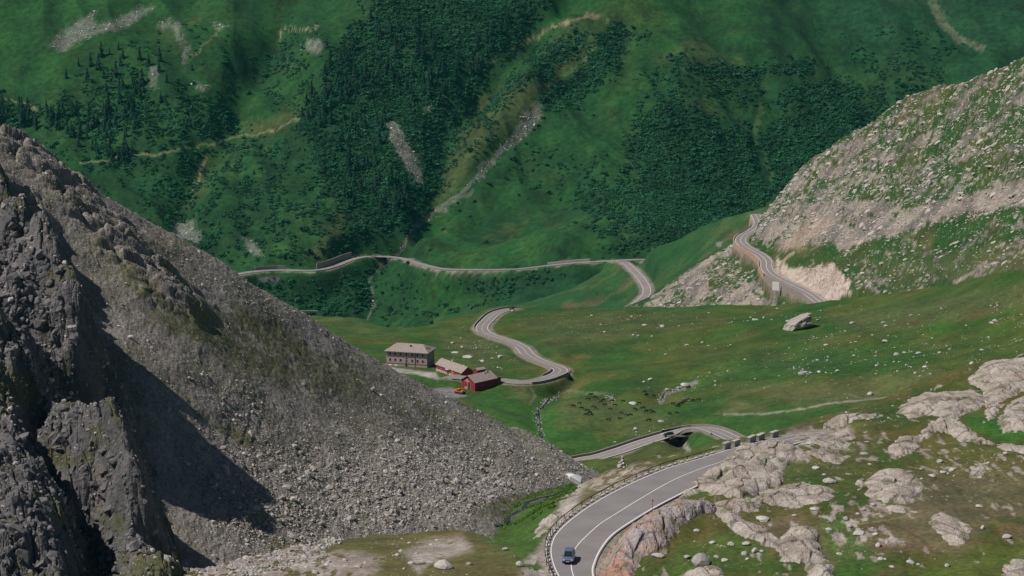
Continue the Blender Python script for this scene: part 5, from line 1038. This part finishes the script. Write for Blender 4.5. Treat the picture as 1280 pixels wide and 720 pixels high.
# ------------------------------------------------------------------ buildings
M['housewall'] = flat_mat('grey_brown_render', (.42, .31, .305), .9, 0, .8, .14, 0, .2); M['plinth'] = flat_mat('pale_plinth', (.45, .36, .31), .9, 0, .8, .15)
M['redband'] = flat_mat('dull_red_paint', (.20, .09, .07), .85, 0, 1, .2); M['roofslab'] = flat_mat('stone_slab_roof', (.30, .25, .225), .9, 0, 1.6, .22, 0, .4); M['roofdark'] = flat_mat('dark_slate', (.10, .115, .14), .7, 0, 1, .2)
M['redwall'] = flat_mat('red_render', (.30, .022, .036), .8, 0, .9, .25); M['redfade'] = flat_mat('peeling_render', (.45, .27, .20), .9, 0, 2, .3); M['glass'] = flat_mat('dark_glass', (.02, .025, .03), .2, 0, 1, .1); M['frame'] = flat_mat('pale_frame', (.40, .35, .31), .8, 0, 2, .1)
M['wooddoor'] = flat_mat('old_door', (.06, .035, .03), .8, 0, 2, .3); M['chim'] = flat_mat('chimney_stone', (.33, .28, .25), .9, 0, 2, .25)
def bx(name, parent, x0, x1, y0, y1, z0, z1, mat, bev=0): return mobj(name, boxmesh(name, x1-x0, y1-y0, z1-z0, mat, ((x0+x1)/2, (y0+y1)/2, (z0+z1)/2), bev), parent)
# stone road house: x runs left (far) -> right (near) along the front, y to the back
FR = unz(533.8, 459.8, HZ); ang = R(-16); LW, DW, HW = 20.6, 11.5, 7.3
org = FR-np.array([math.cos(ang)*LW, math.sin(ang)*LW, 0]); e = empty('stone_house', org, ang); tag(e, 'grey stone house of three floors with a hipped slab roof beside the meadow road', 'house')
bx('wall', e, 0, LW, 0, DW, -1.5, HW, M['housewall']); bx('plinth', e, -.06, LW+.06, -.06, DW+.06, -1.5, 1.0, M['plinth'])
bx('painted_band', e, -.09, LW+.09, -.09, DW+.09, 1.0, 1.45, M['redband'])
ov = .9; r0 = (-ov, -ov); x0, x1, y0, y1 = -ov, LW+ov, -ov, DW+ov; zt = HW; rh = 2.9; hx = 4.6
V = [(x0, y0, zt), (x1, y0, zt), (x1, y1, zt), (x0, y1, zt), (x0+hx, DW/2, zt+rh), (x1-hx, DW/2, zt+rh), (x0, y0, zt-.25), (x1, y0, zt-.25), (x1, y1, zt-.25), (x0, y1, zt-.25)]
F = [(0, 1, 5, 4), (1, 2, 5), (2, 3, 4, 5), (3, 0, 4), (0, 6, 7, 1), (1, 7, 8, 2), (2, 8, 9, 3), (3, 9, 6, 0), (9, 8, 7, 6)]
rf = mobj('roof', mkmesh('roof', V, F, [M['roofslab']]), e)
ch = bx('chimney', rf, 10.9, 11.7, 3.2, 4.0, zt+1.1, zt+2.5, M['wooddoor'])
for (a_, b_, c_) in ((LW-1.2, 3.0, .9), (LW-.6, 5.0, .8), (LW-1.5, 5.3, .8), (LW-.7, 7.2, .6), (1.6, 3.0, .35), (.9, 1.6, .35)):
    k = min((x1-a_)/hx, 1) if a_ > LW/2 else (a_-x0)/hx; zz = zt+rh*min(k, (b_-y0)/(DW/2+ov) if b_ < DW/2 else 1)
    sgn = rh/hx if a_ > LW/2 else -rh/hx
    o = mobj('missing_slab', boxmesh('missing_slab', c_, c_*1.2, .06, M['wooddoor']), rf); o.location = (a_, b_, zz+.05); o.rotation_euler = (0, math.atan(sgn), 0)
fx = (.093, .22, .35, .495, .636, .766, .893)
def window(parent, x, y, z, w_, h_, name='window'):
    f_ = bx(name, parent, x-w_/2-.14, x+w_/2+.14, y-.05, y+.02, z-h_/2-.14, z+h_/2+.14, M['frame']); bx('pane', f_, x-w_/2, x+w_/2, y-.075, y-.052, z-h_/2, z+h_/2, M['glass']); return f_
for f_ in fx:
    window(e, f_*LW, 0, 5.9, .85, 1.15)
    if f_ != .495: window(e, f_*LW, 0, 3.0, .85, 1.15)
window(e, .495*LW, 0, 4.0, .8, .7); window(e, .495*LW, 0, 2.75, .9, .8); dr = bx('door', e, .495*LW-.6, .495*LW+.6, -.13, -.07, -.1, 1.9, M['wooddoor'])
bx('door_frame', dr, .495*LW-.85, .495*LW-.6, -.16, -.07, -.1, 2.1, M['frame']); bx('door_frame', dr, .495*LW+.6, .495*LW+.85, -.16, -.07, -.1, 2.1, M['frame'])
bx('drainpipe', e, .71*LW-.08, .71*LW+.08, -.2, -.04, 0, HW, M['wooddoor']); bx('cornice', e, -.12, LW+.12, -.12, -.02, HW-.5, HW-.25, M['frame'])
for i in range(3):
    f_ = mobj('window', boxmesh('window', .05, 1.1, 1.4, M['frame']), e); f_.location = (LW+.03, 2.4+i*3.3, 5.6); g_ = mobj('pane', boxmesh('pane', .03, .85, 1.15, M['glass']), f_); g_.location = (.03, 0, 0)
def gable_house(e, L, W, H, rh, wall, roof, ov=.5, plinth=None, z0=-2):
    """x along the ridge (0..L), y across (0..W)"""
    V = [(0, 0, z0), (L, 0, z0), (L, W, z0), (0, W, z0), (0, 0, H), (L, 0, H), (L, W, H), (0, W, H), (0, W/2, H+rh), (L, W/2, H+rh)]
    mobj('wall', mkmesh('wall', V, [(0, 1, 5, 4), (2, 3, 7, 6), (1, 2, 6, 9, 5), (3, 0, 4, 8, 7), (4, 5, 9, 8), (6, 7, 8, 9)], [wall]), e)
    k = rh/(W/2); t = .18; V = []
    for x in (-ov, L+ov):
        for (y, z) in ((-ov, H-ov*k), (W/2, H+rh), (W+ov, H-ov*k), (W+ov, H-ov*k+t), (W/2, H+rh+t), (-ov, H-ov*k+t)): V.append((x, y, z+.02))
    F = [(0, 6, 7, 1), (1, 7, 8, 2), (2, 8, 9, 3), (3, 9, 10, 4), (4, 10, 11, 5), (5, 11, 6, 0), (0, 1, 4, 5), (1, 2, 3, 4), (6, 11, 10, 7), (7, 10, 9, 8)]
    r_ = mobj('roof', mkmesh('roof', V, F, [roof]), e)
    if plinth: bx('plinth', e, -.05, L+.05, -.05, W+.05, z0, .7, plinth)
    return r_
# long low red barn
A = unz(577, 472.8, -257.6); d_ = unz(545.2, 463, -258.2)-A; an = math.atan2(-d_[1], -d_[0]); Lb = float(np.hypot(d_[0], d_[1])); print('barn', Lb, math.degrees(an))
e = empty('red_barn', A+d_*1.0, an); e.location.z = -257.9; tag(e, 'long low red barn between the stone house and the bigger red barn', 'barn')
W1 = 6.4; rf = gable_house(e, Lb, W1, 2.9, 2.3, M['redwall'], M['roofslab'], .45, M['plinth'])
for f_ in (.1, .2, .32, .72, .83): window(e, f_*Lb, 0, 1.9, .7, .8)
f_ = bx('door', e, .47*Lb-.7, .47*Lb+.7, -.09, -.02, 0, 2.0, M['wooddoor']); bx('lintel_board', e, .45*Lb-1.2, .45*Lb+1.6, -.5, -.03, 2.1, 2.5, pm); bx('door', e, .88*Lb-.5, .88*Lb+.5, -.09, -.02, -.9, .6, M['wooddoor'])
bx('peeling_patch', e, .61*Lb, .67*Lb, -.04, -.015, 1.0, 2.0, M['redfade']); bx('peeling_patch', e, .90*Lb, .93*Lb, -.04, -.015, 1.2, 2.1, M['redfade'])
# big red barn: local x along the ridge going away to the right, front gable facing the lower left
Cn = unz(593.8, 491.5, -257.2); e = empty('red_barn', Cn, R(45)); tag(e, 'bigger red barn with a tall dark doorway in its gable', 'barn')
L2, W2 = 13.6, 8.8; rf = gable_house(e, L2, W2, 5.0, 2.5, M['redwall'], M['roofslab'], .55, None)
bx('plinth', e, -.05, L2, -.05, W2+.05, -2, .35, M['plinth'])
def onx(name, par, y0, y1, z0, z1, mat, t=.06): return bx(name, par, -t, -.01, y0, y1, z0, z1, mat)
d_ = onx('door', e, 2.9, 4.6, .1, 4.3, M['wooddoor'], .08); onx('door_frame', d_, 4.6, 4.85, .1, 4.4, M['frame'], .12); onx('door_frame', d_, 2.65, 2.9, .1, 4.4, M['redfade'], .12)
onx('faded_lintel', e, 3.6, 6.6, 4.45, 5.1, M['redfade']); onx('faded_patch', e, 5.2, 6.8, .9, 2.2, M['redfade'], .03); onx('faded_patch', e, 4.7, 5.6, 5.2, 5.9, M['redfade'], .04); onx('faded_patch', e, 7.6, 8.6, .2, 1.0, M['redfade'], .03)
sh = bx('window', e, 3.5, 5.6, -.07, -.01, 2.7, 3.2, M['frame']); bx('pane', sh, 3.6, 5.5, -.09, -.072, 2.8, 3.1, M['glass'])
bx('chimney', rf, 9.4, 10.1, 3.3, 4.0, 6.2, 7.7, M['chim']); bx('chimney', rf, 11.0, 11.9, 3.6, 4.5, 6.4, 7.9, M['chim'])
bx('annex', e, L2, L2+3.6, .6, 7.4, -2, 4.3, M['redwall']); ax = mkmesh('annex_roof', [(L2-.01, .2, 5.2), (L2+4, .2, 4.4), (L2+4, 7.8, 4.4), (L2-.01, 7.8, 5.2), (L2-.01, .2, 5.4), (L2+4, .2, 4.6), (L2+4, 7.8, 4.6), (L2-.01, 7.8, 5.4)], [(3, 2, 1, 0), (4, 5, 6, 7), (0, 1, 5, 4), (1, 2, 6, 5), (2, 3, 7, 6), (3, 0, 4, 7)], [M['roofdark']]); mobj('annex_roof', ax, e)
q = unz(597, 470.5, -257.4); e = empty('shed', q, R(38)); tag(e, 'small shed with a pale roof squeezed behind the two red barns', 'shed'); gable_house(e, 4.6, 3.0, 2.9, .7, M['redwall'], M['roofslab'], .25)
# orange plough truck in front of the gable
M['orange'] = flat_mat('orange_paint', (.62, .15, .035), .45, 0, 3, .15); M['tyre'] = flat_mat('rubber', (.02, .02, .02), .85, 0, 5, .1); M['rim'] = flat_mat('grey_rim', (.25, .25, .27), .4, .6, 5, .1)
def cyl(name, r_, w_, mat, parent, loc, seg=20, ax='y'):
    bm = bmesh.new(); bmesh.ops.create_cone(bm, cap_ends=True, segments=seg, radius1=r_, radius2=r_, depth=w_); bmesh.ops.rotate(bm, verts=bm.verts, matrix=Matrix.Rotation(math.pi/2, 3, 'X' if ax == 'y' else 'Y'))
    bmesh.ops.bevel(bm, geom=[g_ for g_ in bm.edges if len(g_.link_faces) == 2 and g_.calc_face_angle() > 1], offset=min(r_, w_)*.12, segments=2, affect='EDGES')
    me = bpy.data.meshes.new(name); bm.to_mesh(me); bm.free(); me.materials.append(mat); o = mobj(name, me, parent); o.location = loc; return o
q = unz(574.5, 491.5, -255.6); q[2] = MD.h(q[0], q[1])+.02; e = empty('work_truck', q, R(-32)); tag(e, 'small orange work vehicle parked on the asphalt apron before the big red barn', 'truck')
bx('chassis', e, -2.4, 2.0, -.8, .8, .45, .75, M['tyre'], .05); bx('bonnet', e, .3, 2.0, -.75, .75, .75, 1.45, M['orange'], .14)
cb = bx('cab', e, -1.1, .3, -.9, .9, .75, 2.3, M['orange'], .12); bx('windscreen', cb, .28, .33, -.7, .7, 1.45, 2.1, M['glass'], .01); bx('side_window', cb, -.8, .1, -.93, -.88, 1.4, 2.05, M['glass'], .01); bx('side_window', cb, -.8, .1, .88, .93, 1.4, 2.05, M['glass'], .01)
bx('cargo_bed', e, -2.6, -1.15, -.85, .85, .8, 1.5, M['orange'], .06); bx('plough', e, 2.3, 2.5, -1.2, 1.2, .1, 1.0, M['tyre'], .05)
for x in (-1.7, 1.4):
    for y in (-.85, .85): w_ = cyl('wheel', .48, .34, M['tyre'], e, (x, y, .48)); cyl('rim', .24, .36, M['rim'], w_, (0, 0, 0))
# apron walls, barrier, pole
e = empty('barrier', unz(489.5, 457.5, HZ), R(-18)); tag(e, 'red and white barrier at the left corner of the stone house', 'barrier')
for i in range(4): bx('board', e, -3+i*1.5, -1.51+i*1.5, -.1, .1, .3, .9, pm if i % 2 else M['redfade'])
p = MD.hit([386.5], [399])[0]; e = empty('utility_pole', p); tag(e, 'thin pale pole standing where the scree ridge meets the meadow crest', 'pole'); cyl('shaft', .16, 11, M['stone'], e, (0, 0, 5.2), 8, 'z').rotation_euler = (math.pi/2, 0, 0); bx('crossarm', e, -.8, .8, -.06, .06, 9.8, 9.95, M['wood'])

# ------------------------------------------------------------------ cars
def car(loc, rz, paint_m, label, L=4.3, W=1.78, H=1.5, pitch=0):
    e = empty('car', loc, rz); tag(e, label, 'car'); e.rotation_euler = (0, pitch, rz)
    # body: lofted cross sections along x (front = +x)
    st = [(-.5, .55, .60, .80), (-.485, .78, .50, .92), (-.44, .86, .40, .98), (-.30, .89, .26, 1.0), (-.05, .89, .24, .98), (.15, .89, .24, .96), (.22, .885, .26, .93), (.35, .86, .28, .84), (.45, .80, .34, .74), (.49, .70, .42, .64), (.5, .5, .48, .58)]
    V = []; F = []; n = 12
    for fx_, hw_, z0, z1 in st:
        zc = (z0+z1)/2; hz_ = (z1-z0)/2
        for j in range(n):
            a = j*2*math.pi/n+math.pi/n; c, s_ = math.cos(a), math.sin(a); cx = math.copysign(abs(c)**.38, c); cz = math.copysign(abs(s_)**.45, s_); V.append((fx_*L, cx*hw_*W/1.78, zc+cz*hz_))
    for i in range(len(st)-1):
        for j in range(n): F.append((i*n+j, i*n+(j+1) % n, (i+1)*n+(j+1) % n, (i+1)*n+j))
    F += [tuple(range(n))[::-1], tuple(range((len(st)-1)*n, len(st)*n))]
    body = mobj('body', mkmesh('body', V, F, [paint_m], True), e)
    g = [(-.46, .60, .98), (-.36, .61, H-.06), (.02, .61, H), (.10, .60, H-.03), (.27, .70, .93)]
    V = []
    for (fx_, hw_, z) in ((-.465, .74, .93), (-.385, .60, H-.07), (.06, .60, H-.07), (.25, .74, .90)):
        V += [(fx_*L, -hw_, z), (fx_*L, hw_, z)]
    # glasshouse panes, each a quad slightly thick
    def pane(nm, pts, off, mt=M['glass']):
        P = [Vector(p_) for p_ in pts]; nn = (P[1]-P[0]).cross(P[2]-P[0]).normalized()*.03; return mobj(nm, mkmesh(nm, P+[p_-nn for p_ in P], [(0, 1, 2, 3), (7, 6, 5, 4), (0, 4, 5, 1), (1, 5, 6, 2), (2, 6, 7, 3), (3, 7, 4, 0)], [mt]), e)
    pane('windscreen', [V[6], V[7], V[5], V[4]], 0); pane('rear_window', [V[1], V[0], V[2], V[3]], 0); pane('side_window', [V[0], V[6], V[4], V[2]], 0); pane('side_window', [V[7], V[1], V[3], V[5]], 0)
    bm = bmesh.new(); bmesh.ops.create_cube(bm, size=1); bmesh.ops.scale(bm, vec=(L*.445+.12, 1.26, .09), verts=bm.verts); bmesh.ops.bevel(bm, geom=list(bm.edges), offset=.04, segments=2, affect='EDGES'); bmesh.ops.translate(bm, vec=(-.1625*L, 0, H-.06), verts=bm.verts)
    me = bpy.data.meshes.new('roof'); bm.to_mesh(me); bm.free(); me.materials.append(paint_m); mobj('roof', me, e)
    def pillar(a, b): 
        a, b = Vector(a), Vector(b); d_ = b-a; o = mobj('pillar', boxmesh('pillar', .09, .07, d_.length, paint_m), e); o.location = (a+b)/2; o.rotation_euler = d_.to_track_quat('Z', 'Y').to_euler()
    for s_ in (-1, 1): pillar((.25*L, s_*.74, .90), (.06*L, s_*.61, H-.07)); pillar((-.465*L, s_*.74, .93), (-.385*L, s_*.61, H-.07)); pillar((-.12*L, s_*.755, .93), (-.12*L, s_*.62, H-.07))
    hl = flat_mat('headlight_glass', (.75, .78, .8), .15, 0, 3, .02)
    for s_ in (-1, 1):
        bx('headlight', e, .462*L, .488*L, s_*.62-.16, s_*.62+.16, .60, .73, hl, .03); bx('rear_light', e, -.498*L, -.475*L, s_*.66-.1, s_*.66+.1, .7, .9, M['orange'], .02); bx('door_mirror', e, .16*L, .16*L+.12, s_*.98-.1, s_*.98+.1, .92, 1.05, paint_m, .03)
        for fx_ in (-.31, .31): w_ = cyl('wheel', .32, .22, M['tyre'], e, (fx_*L, s_*.79, .32)); cyl('rim', .2, .235, M['rim'], w_, (0, 0, 0))
    bx('grille', e, .478*L, .502*L, -.42, .42, .50, .66, M['tyre'], .02); bx('bumper', e, .465*L, .505*L, -.72, .72, .30, .44, M['tyre'], .03); bx('number_plate', e, .503*L, .508*L, -.26, .26, .42, .52, pm); bx('number_plate', e, -.508*L, -.5*L, -.26, .26, .55, .66, pm)
    return e
def carpaint(n, c): m = flat_mat(n, c, .28, .45, 2, .03); m.node_tree.nodes['Principled BSDF'].inputs['Coat Weight'].default_value = .6; return m
q = unz(711, 700.5, -112.0); t = nC[5]-nC[12]; rz = R(-96)
car((q[0], q[1], -111.97), rz, carpaint('steel_blue_paint', (.17, .24, .36)), 'steel blue family car driving toward the viewer on the near bend', 4.4, 1.85, 1.58)
P = offs(low_pts, -1.8) ; i = int(np.argmin(np.abs(proj(*P.T)[0]-828))); t = P[i-1]-P[i+1]; q = offs(low_pts, 1.8)[i]
car((q[0], q[1], q[2]+.03), math.atan2(t[1], t[0]), carpaint('black_blue_paint', (.012, .02, .035)), 'dark car on the lower road next to the little bridge', 4.4, 1.8, 1.45)
P = offs(mid_pts, 1.6); i = int(np.argmin(np.abs(proj(*P[-40:].T)[0]-641)))+len(P)-40; t = P[i+1]-P[i-1]
car((P[i][0], P[i][1], P[i][2]+.03), math.atan2(t[1], t[0]), carpaint('black_paint', (.01, .012, .016)), 'dark car at the top bend of the meadow road just before the crest', 4.6, 1.85, 1.6)

# ------------------------------------------------------------------ cattle
def cowmesh(i, graze):
    hd = (1.45, 0, .35 if graze else 1.35); nk = (1.05, 0, .85 if graze else 1.25)
    jt = [((-.85, 0, 1.12), .30), ((-.3, 0, 1.08), .40), ((.35, 0, 1.08), .40), ((.8, 0, 1.1), .30), (nk, .19), (hd, .15), ((hd[0]+.22, 0, hd[2]-.18), .09),
          ((-.82, .24, .75), .15), ((-.92, .25, .42), .07), ((-.86, .25, .03), .06), ((-.82, -.24, .75), .15), ((-.92, -.25, .42), .07), ((-.86, -.25, .03), .06),
          ((.72, .22, .70), .12), ((.74, .22, .38), .065), ((.72, .22, .03), .06), ((.72, -.22, .70), .12), ((.74, -.22, .38), .065), ((.72, -.22, .03), .06), ((-1.08, 0, 1.15), .04), ((-1.12, 0, .6), .03)]
    ed = [(0, 1), (1, 2), (2, 3), (3, 4), (4, 5), (5, 6), (0, 7), (7, 8), (8, 9), (0, 10), (10, 11), (11, 12), (3, 13), (13, 14), (14, 15), (3, 16), (16, 17), (17, 18), (0, 19), (19, 20)]
    me = bpy.data.meshes.new('cow_body'); me.from_pydata([j[0] for j in jt], ed, []); o = bpy.data.objects.new('tmp', me); COL.objects.link(o); md = o.modifiers.new('s', 'SKIN')
    for v, j in zip(me.skin_vertices[0].data, jt): v.radius = (j[1], j[1])
    me.skin_vertices[0].data[1].use_root = True
    sb = o.modifiers.new('b', 'SUBSURF'); sb.levels = 1; sb.render_levels = 1
    dg = bpy.context.evaluated_depsgraph_get(); r_ = bpy.data.meshes.new_from_object(o.evaluated_get(dg)); r_.name = 'cow_body'; bpy.data.objects.remove(o)
    r_.polygons.foreach_set('use_smooth', [True]*len(r_.polygons))
    return r_
hides = [flat_mat('black_hide', (.012, .010, .010), .7, 0, 2, .3, .2), flat_mat('brown_hide', (.05, .025, .018), .7, 0, 2, .3, .2)]
horn = flat_mat('horn', (.4, .35, .28), .5)
cm = []
for hd in hides:
    for g_ in (True, False): r_ = cowmesh(0, g_); r_.materials.clear(); r_.materials.append(hd); cm.append(r_)
horn_me = boxmesh('horns', .05, .45, .05, horn)
COWS = [(738, 495, 0), (744, 498, 0), (735, 500, 1), (754, 502, 0), (756, 507.5, 0), (751, 504, 1), (742, 510, 1), (745, 512, 1), (763, 513, 1), (734, 515, 0), (737, 518, 0), (732, 520, 0), (739, 520, 0), (755.5, 507, 0), (765, 503, 0), (769, 508, 0), (779, 503, 0), (776, 517, 1), (783, 520.5, 1), (788, 520, 0), (774.5, 525, 0), (761, 526, 1), (799, 505.5, 0), (805.5, 491, 0), (808, 495.5, 0), (817, 496, 0), (804, 511.5, 0), (794, 513, 0), (808, 516, 0), (814, 515, 0), (816.5, 517, 0), (811, 527, 0), (841, 506, 0), (848, 508, 0), (851, 506, 0), (854, 504.5, 0), (857, 502.5, 0), (860, 501, 0), (866, 502, 0), (873, 501, 1), (837, 518.5, 0), (846, 517.5, 0), (717, 509, 0), (727, 512, 0), (724, 506, 1), (847, 509.5, 0)]
H = MD.hit([c_[0] for c_ in COWS], [c_[1] for c_ in COWS])
for i, (c_, p) in enumerate(zip(COWS, H)):
    e = empty('cow', p, random.choice((0, math.pi))+random.gauss(0, .5)); s_ = random.uniform(.72, .92); e.scale = (s_, s_, s_)
    dk = 'brownish' if c_[2] else 'black'
    lb = f'{dk} cow grazing between the meadow stream and the pale flat topped rock' if c_[0] < 792 else (f'{dk} cow in the tight row grazing by the right hand stream' if c_[0] > 835 and c_[1] < 511 else (f'{dk} cow in the loose group right of the pale flat topped rock' if c_[0] < 830 else f'{dk} cow grazing above the lower road, apart from the row by the stream'))
    lb = lb.replace(', apart from the row by the stream', ''); lb += (', upper ' if c_[1] < 505 else ', lower ')+('left' if c_[0] < 745 or 792 < c_[0] < 808 or 830 < c_[0] < 850 else 'right')+' side'
    tag(e, lb, 'cow', 'cattle grazing in the middle meadow'); mobj('cow_body', cm[c_[2]*2+(i % 4 == 0)], e)
    o = mobj('horns', horn_me, e); o.location = (1.42, 0, 1.5 if i % 4 == 0 else .5)

# ------------------------------------------------------------------ air
HAZE = 0.00002
if HAZE:
    me = boxmesh('haze', 6000, 4500, 0, M['paint']); bpy.data.meshes.remove(me)
    hm = bpy.data.materials.new('haze'); hm.use_nodes = True; t = hm.node_tree; t.nodes.clear(); ou = t.nodes.new('ShaderNodeOutputMaterial'); pv = t.nodes.new('ShaderNodeVolumePrincipled')
    pv.inputs['Color'].default_value = (.10, .62, .64, 1); pv.inputs['Density'].default_value = HAZE; pv.inputs['Anisotropy'].default_value = .1; t.links.new(pv.outputs[0], ou.inputs['Volume'])
    me = boxmesh('haze', 19600, 17000, 750, hm, (0, 5900, -641+375-1.5)); o = mobj('haze', me); tag(o, 'thin blue air over the valley', kind='stuff')
